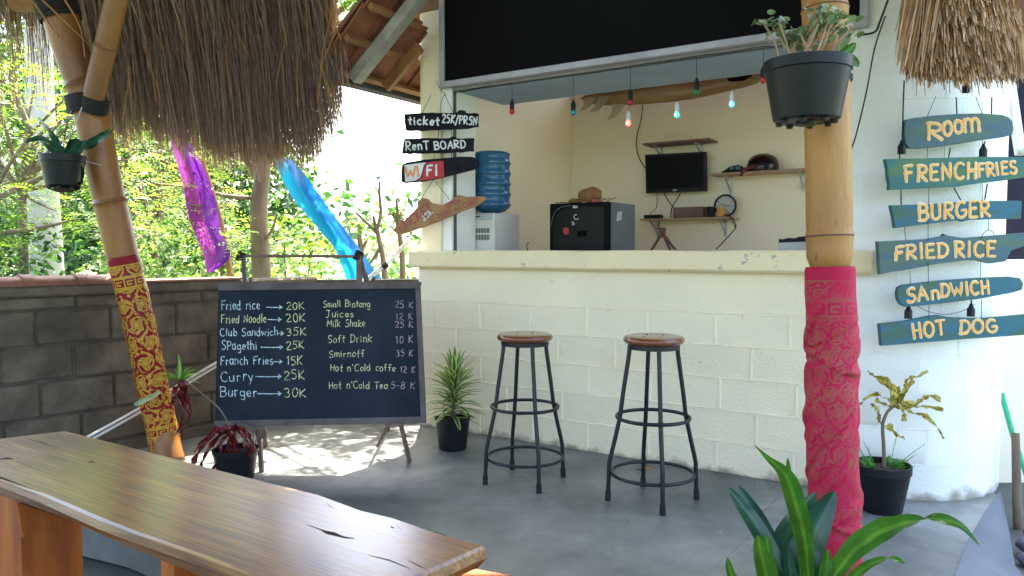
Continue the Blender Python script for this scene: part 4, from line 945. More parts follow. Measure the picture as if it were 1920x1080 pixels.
# empty lamp sockets hanging by the signs
m_sock=M('socket_plastic',(.003,.004,.006),rough=.45,spec=.3)
def socket_(c,sc=1.0,lab='',flex=None):
    t=thing('lamp_socket',lab,'lamp socket',c,'empty black lamp sockets by the food signs')
    mb=MB(); mb.lathe([(0,.062),(.006,.058),(.010,.045),(.015,.036),(.017,.030),(.0165,.005),(.018,0),(.014,0),(.013,.02),(0,.02)],c,n=14); mb.build('socket_body',m_sock,t,smooth=True)
    if flex:
        mb=MB(); mb.tube(catmull([RF(u,v,o) for u,v,o in flex],4),.0033,n=6); mb.build('flex',m_rope,t)
    return t
socket_(RF(1693,288,-.01),1,'empty black socket on a cable at the left end of the ROOM sign',[(1698,150,-.01),(1696,200,-.01),(1695,240,-.01),(1694,268,-.01)])
socket_(RF(1817,172,-.02),1,'empty black socket just under the straw fringe above the ROOM sign',[(1818,120,-.02),(1817,135,-.02),(1817,152,-.02)])
socket_(RF(1858,292,-.05),1,'empty black socket tucked behind the top of the FRENCH FRIES sign',[(1862,262,-.05),(1860,268,-.05),(1859,274,-.05)])
socket_(RF(1708,598,-.02),1,'empty black socket at the upper left of the HOT DOG sign',[(1710,570,-.02),(1709,575,-.02),(1709,580,-.02)])
socket_(RF(1826,594,-.02),1,'empty black socket at the upper right of the HOT DOG sign',[(1827,560,-.02),(1827,568,-.02),(1827,577,-.02)])
# wire from the signboard corner down to the post
cb=MB(); f=PL(P(2.9,-.05,2),-ND)
cb.tube(catmull([f(1665,0,0),f(1650,40,0),(f(1640,60,0)),f(1610,66,0)],5),.005,n=6)
cb.build('cable',m_rope,cat='cable',label='short black cable curling round the right corner of the signboard'); cb=MB()
cb.tube(catmull([f(1660,30,0),f(1640,90,0),f(1625,170,0),f(1606,250,0),f(1594,285,0)],5),.0035,n=6)
cb.build('cable',m_rope,cat='cable',label='black cable running down from the right corner of the signboard')
# ------------------------------------------------------------------ string lights
SL=PL(P(1,-.07,2.2),-ND); SL2=PL(P(1,.25,2.2),-ND)
def bulb_mat(name,c,e): 
    m,n,l,b=NEW(name); b.inputs['Base Color'].default_value=rgb(c); b.inputs['Roughness'].default_value=.12; b.inputs['Transmission Weight'].default_value=.3
    if e: b.inputs['Emission Color'].default_value=rgb(c); b.inputs['Emission Strength'].default_value=e
    return m
m_ws=M('white_socket',(.75,.75,.78),rough=.4)
def bulb(fn,u,v,top,c,lit,lab,sock):
    p=fn(u,v); t=thing('hanging_bulb',lab,'light bulb',p,'coloured bulbs hung along the serving opening')
    k=.88 if lit else 1
    mb=MB(); mb.lathe([(0,.070),(.005,.068),(.009,.055),(.013,.046),(.0145,.040),(.0135,.018),(.0145,.012),(.012,.008),(0,.008)],p,n=14) if True else 0
    mb.build('socket',sock,t,smooth=True)
    mb=MB(); mb.sphere(p-UP*.004,.0165*(.92 if lit else 1),16,10,(1,1,1.1)); mb.build('globe',c,t,smooth='all')
    q=fn(u,top); q=Vector((p.x+(q.x-p.x),p.y+(q.y-p.y),q.z))
    mb=MB(); mb.tube([p+UP*.069,q],.0016,n=5); mb.build('flex',m_rope,t)
    if lit:
        mb=MB(); mb.sphere(p-UP*.006-ND*.017,.005,8,6); mb.build('glow_point',lit,t)
br_=bulb_mat('bulb_red',(.55,.03,.015),0); bc_=bulb_mat('bulb_cyan',(.03,.30,.38),0); bm_=bulb_mat('bulb_crimson',(.35,.01,.03),0); bg_=bulb_mat('bulb_green',(.01,.20,.06),0)
lr=bulb_mat('bulb_red_lit',(.9,.05,.03),1.2); lgn=bulb_mat('bulb_green_lit',(.02,.6,.25),.5); lb=bulb_mat('bulb_blue_lit',(.03,.25,.6),.5)
gr_=bulb_mat('glow_pink',(1,.6,.5),5); gg_=bulb_mat('glow_green',(.5,1,.7),3); gb_=bulb_mat('glow_blue',(.7,.95,1),4)
bulb(SL,960,208,157,br_,None,'orange red unlit bulb in a black socket, leftmost on the string',m_sock)
bulb(SL,1075,210,140,bc_,None,'turquoise unlit bulb in a black socket on the string',m_sock)
bulb(SL,1182,191,124,bm_,None,'dark crimson unlit bulb in a black socket, middle of the string',m_sock)
bulb(SL,1306,171,106,bg_,None,'dark green unlit bulb in a black socket on the string',m_sock)
bulb(SL,1431,149,88,br_,None,'red unlit bulb in a black socket beside the hanging black pot',m_sock)
bulb(SL2,1178,230,205,lr,gr_,'glowing red bulb in a white socket inside the opening',m_ws)
bulb(SL2,1269,214,188,lgn,gg_,'glowing green bulb in a white socket inside the opening',m_ws)
bulb(SL2,1372,194,168,lb,gb_,'glowing blue bulb in a white socket inside the opening',m_ws)
cb=MB(); cb.tube(catmull([SL(u,v) for u,v in ((848,172),(870,170),(910,163),(958,157),(1000,151),(1073,141),(1100,138),(1180,124),(1240,115),(1306,105),(1370,97),(1431,87),(1460,90))],3),.0022,n=5)
cb.tube(catmull([SL(u,v,.003) for u,v in ((850,176),(900,166),(958,156))],3),.002,n=5); cb.build('light_string',m_rope,cat='cable',label='thin black cable of the coloured bulbs along the signboard edge')
# ------------------------------------------------------------------ inside the kiosk
m_jug=M('blue_plastic',(.05,.22,.42),(.04,.17,.33),rough=.18,scale=3,trans=.35,coat=.5)
m_wpl=M('white_plastic',(.72,.72,.68),rough=.4,scale=3); m_wpl2=M('grey_plastic',(.50,.55,.58),rough=.5,scale=3)
dn=.29; dsp=SH(865,440,dn); d1=SH(926,440,dn)[0]; d0=dsp[0]; dz=SH(895,400,dn)[1]
DI=thing('water_dispenser','white boxy water dispenser with two vent grilles on the worktop','water dispenser',P((d0+d1)/2,dn+.17,.99))
mb=MB(); mb.wbevel(d0,d1,dn,dn+.33,.991,dz,.008); mb.build('body',m_wpl,DI)
mb=MB(); mb.wbevel(d0+.008,d1-.006,dn-.006,dn-.0005,dz-.045,dz-.006,.002); mb.build('control_strip',m_wpl2,DI)
dk=M('dark_slot',(.03,.03,.035),rough=.8)
for (v0,v1) in ((428,437),(440,450)):
    a=SH(876,v0,dn)[0]; b=SH(916,v0,dn)[0]; h1=SH(895,v0,dn)[1]; h0=SH(895,v1,dn)[1]; mb=MB()
    for k in range(15):
        s=a+(b-a)*k/14; mb.wbox(s,s+(b-a)/14*.5,dn-.002,dn+.001,h0,h1)
    mb.build('vent_grille',dk,DI)
a=SH(877,406,dn)[0]; h=SH(877,409,dn)[1]; mb=MB(); mb.wbox(a,a+.012,dn-.008,dn-.0065,h,h+.018); mb.build('red_mark',m_red,DI)
a=SH(893,406,dn)[0]; mb=MB(); mb.wbox(a,a+.035,dn-.008,dn-.0065,h+.004,h+.012); mb.build('badge',dk,DI)
JG=thing('water_bottle','large blue ribbed water bottle standing upside down on the dispenser','water bottle',P((d0+d1)/2+.03,dn+.16,dz))
prof=[(.03,0),(.055,.004)]; H=.40
for k in range(5):
    z=.05+k*.072
    prof+=[(.128,z),(.134,z+.006),(.134,z+.016),(.127,z+.023),(.124,z+.045),(.126,z+.062)]
prof=[(.03,.0),(.05,.006),(.09,.018),(.118,.036)]+prof[2:]+[(.130,.408),(.120,.420),(.10,.426),(0,.428)]
u0=WP(922,398,dn+.15); mb=MB(); mb.lathe([(r,z) for r,z in prof],(u0.x,u0.y,dz+.001),n=36); mb.build('bottle_body',m_jug,JG,smooth=True)
# display cooler
cn=.62; q0=SH(1030,400,cn)[0]; q1=SH(1143,400,cn)[0]; ch=SH(1085,380,cn)[1]; q0b=SH(1188,400,cn+.35)
CO=thing('display_cooler','black fronted glass door drinks cooler with grey sides behind the counter','cooler',P((q0+q1)/2,cn+.2,0))
m_csid=M('cooler_side',(.11,.14,.17),rough=.5,scale=3); m_cblk=M('cooler_black',(.002,.002,.0025),rough=.5,spec=.1); m_cgl=M('cooler_glass',(.003,.004,.005),(.006,.007,.007),rough=.35,scale=5,spec=.15)
mb=MB(); mb.wbevel(q0,q1,cn+.03,cn+.42,0,ch,.008); mb.build('cabinet',m_csid,CO)
mb=MB(); mb.wbevel(q0,q1,cn,cn+.028,.05,ch,.008); mb.build('door',m_cblk,CO)
fC=PL(P(q0,cn,1),-ND)
gp=[(1038,470)]+[(1038,430),(1040,412),(1048,398),(1060,391),(1075,388),(1128,388),(1133,392),(1133,470),(1133,560),(1038,560)]
mb=MB(); mb.prism([fC(u,v,.004) for u,v in gp],-fC.n*.003); mb.build('door_glass',m_cgl,CO)
mb=MB(); mb.tube(catmull([fC(u,v,.004) for u,v in ((1033,425),(1040,400),(1052,389),(1072,385))],4),.003,n=6); mb.build('door_trim',m_csid,CO)
for s,x0,y0,x1,y1,cap,w,m in (('GEA',1075,390,1084,390,4,.9,m_wpt),('C',1079,413,1086,410,9,1.2,m_wpt),('S',1073,422,1078,421,6,1,m_wpt)):
    mb=MB(); text(mb,s,fC,x0,y0,x1,y1,cap,w,off=.006,th=.0004); mb.build('lettering',m,CO)
mb=MB(); mb.prism([fC(u,v,.0075) for u,v in ((1057,428),(1063,426),(1068,430),(1067,438),(1062,441),(1057,437))],-fC.n*.001); mb.build('sticker',m_red,CO)
mb=MB(); mb.prism([fC(u,v,.0075) for u,v in ((1083,433),(1101,432),(1101,443),(1083,444))],-fC.n*.001); mb.build('sticker',m_black,CO)
fS=PL(P(q1+.001,cn+.1,1),SD)
mb=MB(); mb.prism([fS(u,v,.001) for u,v in ((1157,398),(1166,396),(1165,412),(1156,415))],-fS.n*.0008); mb.build('paper_note',m_wpl2,CO)
# clutter on the cooler: straw hat like lump, bundle, papers
m_brown=M('brown_paper',(.34,.18,.07),(.22,.11,.05),rough=.85,scale=20,bump=.5)
ct=ch+.001
def lump(c,r,sc,seed,mat,name,label,cat,nu=20,nv=12,amp=.14):
    mb=MB(); mb.sphere((0,0,0),r,nu,nv,sc); rr=random.Random(seed); ph=[rr.uniform(0,6) for _ in range(6)]
    vs=[]
    for v in mb.v:
        p=Vector(v); d_=p.normalized() if p.length>1e-6 else UP; k=1+amp*(math.sin(d_.x*5+ph[0])*math.sin(d_.y*5+ph[1])+.6*math.sin(d_.z*8+ph[2])*math.sin(d_.x*9+ph[3]))
        vs.append(tuple(Vector(c)+p*k+UP*0))
    zmin=min(v[2] for v in vs); vs=[(v[0],v[1],v[2]+(c[2]-zmin)) for v in vs]
    mb.v=vs; return mb.build(name,mat,smooth='all',label=label,cat=cat)
p=WP(1108,374,cn+.2); lump(Vector((p.x,p.y,ct)),.075,(1.1,.8,.75),5,m_brown,'paper_bag','crumpled brown paper bag on top of the black cooler','bag')
p=WP(1078,378,cn+.2); lump(Vector((p.x,p.y,ct)),.035,(1.3,1,.6),9,m_brown,'bread_roll','small dark brown lump left of the paper bag on the cooler','bread')
m_pk=M('pink_plastic',(.65,.06,.12),rough=.4)
p=WP(1116,380,cn+.12); mb=MB(); mb.box((p.x,p.y,ct+.012),(.05,.04,.024)); mb.bevelbox(lambda x,y,z:Vector((p.x+x,p.y+y,ct+z)),.026,.05,-.02,.02,0,.012,.003); mb.build('pink_packet',m_pk,cat='packet',label='small bright pink packet beside the brown bag on the cooler')
mb=MB(); rr=random.Random(4)
for k in range(9):
    u=1050+k*12; p=WP(u,379,cn+.05+.02*(k%3)); a=rr.uniform(0,3); dx=Vector((math.cos(a),math.sin(a),0))*.04
    mb.tube([Vector((p.x,p.y,ct+.006+.003*k%3))-dx,Vector((p.x,p.y,ct+.010))+dx],.003,n=5)
mb.build('straws',m_brown,cat='straws',label='loose thin sticks and straws scattered along the cooler top')
# television
TN=IN-.12; fT=PL(P(1.5,TN,1.8),-ND)
TV=thing('television','switched off flat black television on the back wall of the kiosk','television',fT(1266,360))
m_tvb=M('tv_black',(.005,.005,.006),rough=.45,spec=.25); m_tvs=M('tv_screen',(.002,.002,.003),(.002,.002,.003),rough=.5,spec=.12)
c=[(1209,290),(1322,284),(1323,358),(1211,362)]
mb=MB(); mb.prism([fT(u,v,0) for u,v in c],-fT.n*.045,.003); mb.build('case',m_tvb,TV)
mb=MB(); mb.prism([fT(u,v,.0015) for u,v in ((1213,294),(1318,288),(1319,351),(1214,355))],-fT.n*.001); mb.build('screen',m_tvs,TV)
mb=MB(); text(mb,'LG',fT,1262,358,1268,358,3,.8,off=.0005); mb.build('badge',m_wpt,TV)
mb=MB(); q=fT(1266,325,-.045); mb.wbox((q-O2).dot(SD)-.05,(q-O2).dot(SD)+.05,TN+.0455,IN-.001,q.z-.05,q.z+.05); mb.build('wall_mount',m_tvb,TV)
# shelves with brackets
m_shf=M('red_brown_shelf',(.20,.10,.085),(.15,.07,.06),rough=.6,scale=5); m_shl=M('pine_shelf',(.44,.28,.17),rough=.6,scale=5); m_brk=M('galvanised_steel',(.45,.45,.47),rough=.45,metal=.6)
def shelf(u0,v0,u1,v1,dep,mat,brs,label,th=.016,bl=.10):
    a=SH(u0,v0,IN-dep); b=SH(u1,v1,IN-dep); h=(a[1]+b[1])/2
    t=thing('wall_shelf',label,'shelf',P((a[0]+b[0])/2,IN-dep/2,h-th))
    mb=MB(); mb.wbevel(a[0],b[0],IN-dep,IN-.001,h-th,h,.002); mb.build('board',mat,t)
    for ub in brs:
        s=SH(ub,v0,IN-.01)[0]; mb=MB(); mb.wbox(s-.012,s+.012,IN-.006,IN-.001,h-th-bl,h-th-.001); mb.wbox(s-.010,s+.010,IN-dep*.8,IN-.0065,h-th-.005,h-th-.001)
        mb.hexa([P(s-.003,IN-dep*.75,h-th-.012),P(s+.003,IN-dep*.75,h-th-.012),P(s+.003,IN-.007,h-th-bl*.85),P(s-.003,IN-.007,h-th-bl*.85),P(s-.003,IN-dep*.75,h-th-.0055),P(s+.003,IN-dep*.75,h-th-.0055),P(s+.003,IN-.007,h-th-bl*.7),P(s-.003,IN-.007,h-th-bl*.7)])
        mb.build('bracket',m_brk,t)
    return h
hs1=shelf(1205,268,1330,259,.20,m_shf,(1240,1315),'empty red brown shelf on brackets above the television',bl=.10)
hs2=shelf(1330,323,1512,317,.20,m_shl,(1370,1506),'long pine shelf holding the helmet and mask to the right of the television',bl=.14)
hs3=shelf(1200,412,1372,404,.20,m_shl,(1234,1360),'lower pine shelf under the television crowded with boxes and a clock',bl=.13)
# helmet and mask
p=WP(1430,315,IN-.10); HM=thing('helmet','round glossy black helmet with hanging strap on the long shelf','helmet',(p.x,p.y,hs2))
m_hel=M('helmet_shell',(.004,.002,.004),(.008,.003,.006),rough=.2,coat=.25,spec=.3)
mb=MB(); R_=.11; vs=[];fs=[]
prof=[(.112,.002),(.116,.02),(.114,.05),(.103,.085),(.08,.112),(.045,.128),(0,.133)]
mb.lathe(prof,(p.x,p.y,hs2),n=28); mb.build('shell',m_hel,HM,smooth=True)
m_strap=M('maroon_strap',(.12,.012,.018),rough=.7)
mb=MB(); fq=PL(P(1.5,IN-.215,1.8),-ND); mb.ribbon(catmull([fq(u,v) for u,v in ((1422,310),(1408,314),(1395,318),(1389,330))],4),[.012]*13,UP); mb.build('strap',m_strap,HM)
mb=MB(); mb.ribbon(catmull([fq(u,v) for u,v in ((1415,310),(1420,316),(1421,321))],4),[.010]*9,UP); mb.build('strap',m_strap,HM)
p=WP(1378,315,IN-.11); MK=thing('diving_mask','small dark goggles and strap lying on the long shelf left of the helmet','goggles',(p.x,p.y,hs2))
mb=MB(); mb.tube(catmull([Vector((p.x-.09,p.y+.03,hs2+.01)),Vector((p.x-.04,p.y,hs2+.022)),Vector((p.x+.02,p.y-.01,hs2+.03)),Vector((p.x+.07,p.y,hs2+.025))],4),[.006,.007,.01,.018,.026,.028,.028,.03,.032,.028,.022,.016,.01],n=12); mb.build('frame',m_tvb,MK,smooth=True)
m_tl=M('mask_lens',(.10,.25,.26),rough=.15)
mb=MB(); mb.box((p.x+.012,p.y-.04,hs2+.036),(.04,.012,.03)); mb.bevelbox(lambda x,y,z:Vector((p.x+x,p.y+y,hs2+z)),-.05,-.02,-.045,-.03,.02,.045,.004); mb.build('lens',m_tl,MK)
# clock
cc=WP(1360,384,IN-.10); CK=thing('wall_clock','round clock with dark rim and pale face leaning on the lower shelf','clock',Vector((cc.x,cc.y,hs3)))
zc=hs3+.088; cdir=-ND
m_face=M('clock_face',(.50,.52,.50),rough=.5)
mb=MB(); c0=Vector((cc.x,cc.y,zc)); mb.lathe([(.070,-.012),(.085,-.012),(.087,.0),(.085,.012),(.076,.014),(.074,.004),(.070,.002)],c0,n=40,axis=-ND,close=True); mb.build('rim',m_tvb,CK,smooth=True)
mb=MB(); mb.lathe([(0,-.01),(.0745,-.01),(.0745,.003),(0,.003)],c0,n=40,axis=-ND); mb.build('face',m_face,CK,smooth=True)
xq=SD; 
for k in range(12):
    a=2*PI*k/12; mb=MB(); r0,r1=.056,.066
    di=xq*math.sin(a)+UP*math.cos(a); si=xq*math.cos(a)-UP*math.sin(a); b_=c0-ND*.0035
    mb.prism([b_+di*r0-si*.0025,b_+di*r0+si*.0025,b_+di*r1+si*.0025,b_+di*r1-si*.0025],-ND*.0005); mb.build('hour_mark',m_tvb,CK)
for (a,r,w) in ((math.radians(95),.045,.003),(math.radians(-62),.052,.0022)):
    mb=MB(); di=xq*math.sin(a)+UP*math.cos(a); si=xq*math.cos(a)-UP*math.sin(a); b_=c0-ND*.005
    mb.prism([b_-di*.008-si*w,b_-di*.008+si*w,b_+di*r+si*w*.5,b_+di*r-si*w*.5],-ND*.0008); mb.build('hand',m_tvb,CK)
# boxes on the lower shelf
def sbox(u0,u1,v1,dn_,mat,name,label,cat,dep=.09):
    a=SH(u0,v1,IN-dn_); b=SH(u1,v1,IN-dn_); mb=MB(); mb.wbevel(a[0],b[0],IN-dn_,IN-dn_+dep,hs3+.0005,a[1],.004); o=mb.build(name,mat,label=label,cat=cat); return o
sbox(1207,1236,403,.17,m_tvb,'set_top_box','flat black set top box at the left end of the lower shelf','set top box')
sbox(1262,1318,389,.16,m_shf,'wooden_box','long brown wooden box on the lower shelf beneath the television','box')
o=sbox(1263,1319,389,.15,m_tvb,'wooden_box','x','box'); bpy.data.objects.remove(o)
a=WP(1333,402,IN-.15); CU=thing('pen_cup','dark cup holding two pale pens before the clock','cup',Vector((a.x,a.y,hs3)))
mb=MB(); mb.lathe([(0,.001),(.03,.001),(.033,.08),(.029,.08),(.027,.006),(0,.006)],(a.x,a.y,hs3),n=20); mb.build('cup_body',m_rub,CU,smooth=True)
for dx in (-.012,.012):
    mb=MB(); mb.tube([Vector((a.x+dx,a.y,hs3+.02)),Vector((a.x+dx*1.3,a.y,hs3+.105))],.004,n=6); mb.build('pen',m_wpl,CU)
m_yl=M('yellow_packet',(.55,.36,.03),(.35,.05,.03),rough=.5,scale=20)
a=WP(1352,402,IN-.16); mb=MB(); mb.prism([Vector((a.x-.03,a.y,hs3+.001)),Vector((a.x+.045,a.y-.01,hs3+.001)),Vector((a.x+.035,a.y-.005,hs3+.05)),Vector((a.x-.005,a.y,hs3+.085)),Vector((a.x-.03,a.y,hs3+.07))],(0,.02,0),.004); mb.build('snack_packet',m_yl,cat='packet',label='crumpled yellow snack packet leaning in front of the clock')
# cables inside
fw=PL(P(1.5,IN-.03,1.8),-ND)
def cab(pts,r,label,fn=fw,off=0): 
    mb=MB(); mb.tube(catmull([fn(u,v,off) for u,v in pts],5),r,n=6); return mb.build('cable',m_rope,cat='cable',label=label,smooth=True)
cab([(1205,197),(1202,225),(1195,250),(1193,275),(1200,300),(1212,318)],.004,'black cable looping down the back wall to the left side of the television')
cab([(1276,362),(1262,385),(1258,398),(1258,408)],.004,'black cable from the underside of the television to the lower shelf')
cab([(1245,362),(1252,375),(1262,388),(1264,402)],.0035,'thin cable crossing behind the first below the television')
cab([(1248,362),(1247,390),(1236,402),(1236,418),(1250,430),(1252,412)],.003,'grey looping wire under the left of the television',fw,.18)
cab([(1370,404),(1385,410),(1392,426),(1384,438),(1368,455),(1356,468)],.0045,'thick black cable curling off the right end of the lower shelf',fw,.17)
cab([(1384,412),(1388,420),(1392,428),(1394,424)],.003,'short frayed wire ends by the curling black cable',fw,.18)
# wooden tripod
TR=thing('wooden_tripod','small brown wooden tripod under the lower shelf','tripod',P(SH(1242,468,1.3)[0],1.3,.99)); ft=PL(P(1.5,1.30,1),-ND)
tb=WP(1242,500,1.3)
for (u,v,dv_) in ((1221,470,0),(1257,470,0),(1269,470,.03)):
    bar('leg',ft(1242,436,0),ft(u+ (u-1242)*.5,v+17,dv_),.018,.018,m_shf,TR)
mb=MB(); mb.prism([ft(u,v,.012) for u,v in ((1237,427),(1248,427),(1247,446),(1238,446))],-ft.n*.02); mb.build('head',m_shf,TR)
fb=PL(P(2.3,.5,1.2),-ND)
WB=thing('storage_box','pale box with a ragged dark top at the right end of the counter','box',fb(1484,468))
mb=MB(); mb.prism([fb(u,v) for u,v in ((1459,454),(1512,452),(1512,480),(1459,480))],ND*.18,.003); mb.build('carton',m_wpl2,WB)
mb=MB(); mb.prism([fb(u,v,.003) for u,v in ((1460,455),(1461,448),(1468,449),(1478,446),(1490,447),(1498,444),(1512,443),(1512,453))],ND*.16); mb.build('dark_cover',m_navy,WB)
cab([(990,470),(987,460),(992,455)],.004,'short dark cable end standing up right of the dispenser',PL(P(1,.4,1.2),-ND))
# ------------------------------------------------------------------ surfboard
m_srf=M('surfboard_resin',(.34,.20,.065),(.24,.13,.045),rough=.45,scale=4,stretch=(1,1,4),coat=.3)
sf=PL(P(1.5,1.05,2.1),-ND)
SB=thing('surfboard','amber surfboard with three pale fins slung under the kiosk ceiling','surfboard',sf(1260,190))
topc=[(1088,184),(1100,178),(1150,171),(1200,165),(1260,157),(1320,149),(1380,141),(1440,132),(1475,128)]
botc=[(1475,132),(1440,150),(1400,163),(1350,175),(1300,186),(1250,192),(1200,196),(1150,198),(1120,197),(1100,193)]
pts_=[sf(u,v) for u,v in topc+botc]
mb=MB(); n=len(pts_); c=sum(pts_,Vector())/n
r0=pts_; r1=[p+(c-p)*.10+ -ND*.03 for p in pts_]; r2=[p+(c-p)*.10+ ND*.03 for p in pts_]
mb.add(r1+r0+r2,[tuple(range(n)),tuple(range(3*n-1,2*n-1,-1))]+[(i+n,(i+1)%n+n,(i+1)%n,i) for i in range(n)]+[(2*n+i,2*n+(i+1)%n,n+(i+1)%n,n+i) for i in range(n)]); mb.build('deck',m_srf,SB,smooth='all')
m_fin=M('fin_resin',(.58,.44,.28),rough=.4,trans=.3)
for pl in ([(1100,184),(1120,184),(1112,198),(1102,207),(1090,210),(1098,198)],[(1125,182),(1147,180),(1138,195),(1125,208),(1108,212),(1122,196)],[(1152,196),(1175,196),(1168,210),(1155,222),(1142,226),(1150,212)]):
    mb=MB(); mb.prism([sf(u,v,.034) for u,v in pl],-sf.n*.006,.001); mb.build('fin',m_fin,SB)
mb=MB(); mb.prism([sf(u,v,.0315) for u,v in ((1365,149),(1385,146),(1410,141),(1413,144),(1398,153),(1375,155),(1368,153))],-sf.n*.001); mb.build('dark_decal',m_black,SB)
mb=MB(); mb.tube([sf(1180,198,.0),sf(1178,205,0)],.002,n=5); mb.build('tie',m_rope,SB)
# ------------------------------------------------------------------ attribute-tinted material (pat: 0..1 between two colours)
def AM_(name,c0,c1,rough=.5,trans=.3,cmid=None,bump=0,spec=.5,tcol=1.0):
    m,n,l,b=NEW(name); at=n.new('ShaderNodeAttribute'); at.attribute_name='pat'
    cr=n.new('ShaderNodeValToRGB'); cr.color_ramp.elements[0].color=rgb(c0); cr.color_ramp.elements[1].color=rgb(c1)
    if cmid: k=cr.color_ramp.elements.new(.5); k.color=rgb(cmid)
    l.new(at.outputs['Fac'],cr.inputs[0])
    tc=n.new('ShaderNodeTexCoord'); nz=n.new('ShaderNodeTexNoise'); nz.inputs['Scale'].default_value=23; nz.inputs['Detail'].default_value=4; l.new(tc.outputs['Object'],nz.inputs[0]); mr=n.new('ShaderNodeMapRange'); mr.inputs[1].default_value=.3; mr.inputs[2].default_value=.7; mr.inputs[3].default_value=.7; mr.inputs[4].default_value=1.25; l.new(nz.outputs[0],mr.inputs[0]); hm=n.new('ShaderNodeMix'); hm.data_type='RGBA'; hm.blend_type='MULTIPLY'; hm.inputs[0].default_value=1; l.new(cr.outputs[0],hm.inputs[6]); l.new(mr.outputs[0],hm.inputs[7]); cr=hm; co=hm.outputs[2]; l.new(co,b.inputs['Base Color']); b.inputs['Roughness'].default_value=rough; b.inputs['Specular IOR Level'].default_value=spec
    if trans:
        g=n.new('ShaderNodeMix'); g.data_type='RGBA'; g.blend_type='MULTIPLY'; g.inputs[0].default_value=1; l.new(co,g.inputs[6]); g.inputs[7].default_value=rgb((1.5*tcol,1.5*tcol,.7*tcol))
        tr=n.new('ShaderNodeBsdfTranslucent'); l.new(g.outputs[2],tr.inputs[0]); ms=n.new('ShaderNodeMixShader'); ms.inputs[0].default_value=trans
        l.new(b.outputs[0],ms.inputs[1]); l.new(tr.outputs[0],ms.inputs[2]); l.new(ms.outputs[0],n['Material Output'].inputs[0])
    return m
m_lf1=AM_('feathery_leaf',(.03,.08,.02),(.28,.35,.07),rough=.5,trans=.55,cmid=(.12,.21,.04))
m_lf2=AM_('broad_leaf',(.008,.035,.014),(.14,.24,.07),rough=.4,trans=.45,cmid=(.035,.10,.03))
m_lf3=AM_('pale_leaf',(.07,.14,.05),(.22,.30,.12),rough=.5,trans=.45)
m_bark=M('bark',(.20,.15,.10),(.10,.075,.05),rough=.9,scale=8,stretch=(1,1,.3),bump=.8,bscale=18)
m_pbark=M('pale_bark',(.52,.50,.46),(.38,.35,.32),rough=.8,scale=3,bump=.3)
def unit(a): return a/(np.linalg.norm(a,axis=-1,keepdims=True)+1e-9)
def fronds(C,n_leaf=8,L=.32,lw=.016,ll=.045,droop=.35,R=rng):
    """compound leaves at centres C -> verts, quads, tint"""
    n=len(C); a=R.uniform(0,2*PI,n); el=R.uniform(-.5,.45,n)
    d=np.stack([np.cos(a)*np.cos(el),np.sin(a)*np.cos(el),np.sin(el)],1)
    side=unit(np.cross(d,np.array([0,0,1.])+R.normal(0,.25,(n,3))))
    Ls=L*R.uniform(.6,1.3,n); k=np.linspace(.12,1,n_leaf)
    p=C[:,None,:]+d[:,None,:]*(Ls[:,None]*k[None,:])[...,None]; p[...,2]-=droop*Ls[:,None]*k[None,:]**2
    tint=np.clip(R.normal(.45,.22,n),0,1)
    V_=[];T_=[]
    for sg in (-1,1):
        dd=unit(side[:,None,:]*sg+d[:,None,:]*.35+R.normal(0,.12,(n,n_leaf,3)))
        l=ll*np.sin(np.clip(k,0,1)*2.6+.35)[None,:,None]*R.uniform(.8,1.2,(n,n_leaf,1)); w=unit(np.cross(dd,np.cross(side,d)[:,None,:]))*lw
        V_.append(np.stack([p,p+dd*l*.5+w*.5,p+dd*l,p+dd*l*.5-w*.5],2)); T_.append(np.repeat((tint[:,None]+R.normal(0,.06,(n,n_leaf)))[...,None],4,2))
    v=np.concatenate(V_,1).reshape(-1,3); t=np.clip(np.concatenate(T_,1).reshape(-1),0,1)
    return v,np.arange(len(v)).reshape(-1,4),t
def blades(C,size,asp=.45,R=rng,up=.3):
    n=len(C); d=unit(R.normal(0,1,(n,3))*np.array([1,1,.6])+np.array([0,0,-up])); s=unit(np.cross(d,R.normal(0,1,(n,3)))); sz=size*R.uniform(.6,1.3,(n,1))
    v=np.stack([C,C+d*sz*.45+s*sz*asp*.5,C+d*sz,C+d*sz*.45-s*sz*asp*.5],1).reshape(-1,3)
    t=np.repeat(np.clip(R.normal(.45,.25,n),0,1),4); return v,np.arange(len(v)).reshape(-1,4),t
def crown_pts(c,r,nc,npc,sig,R=rng,hole=.55):
    u=unit(R.normal(0,1,(nc,3))); rr=R.uniform(hole,1,(nc,1))**.6; cc=np.array(c)+u*rr*np.array(r)
    k=R.poisson(npc,nc); idx=np.repeat(np.arange(nc),k); return cc, cc[idx]+R.normal(0,1,(len(idx),3))*sig*np.array([1,1,.45])
def branches(mb,root,r0,targets,c):
    root=Vector(root)
    for t in targets:
        t=Vector(t); m=(root+t)/2+Vector((random.uniform(-.15,.15),random.uniform(-.15,.15),random.uniform(0,.2)))
        mb.tube(catmull([root,m,t],4),[r0*(1-.85*i/8) for i in range(9)],n=6)
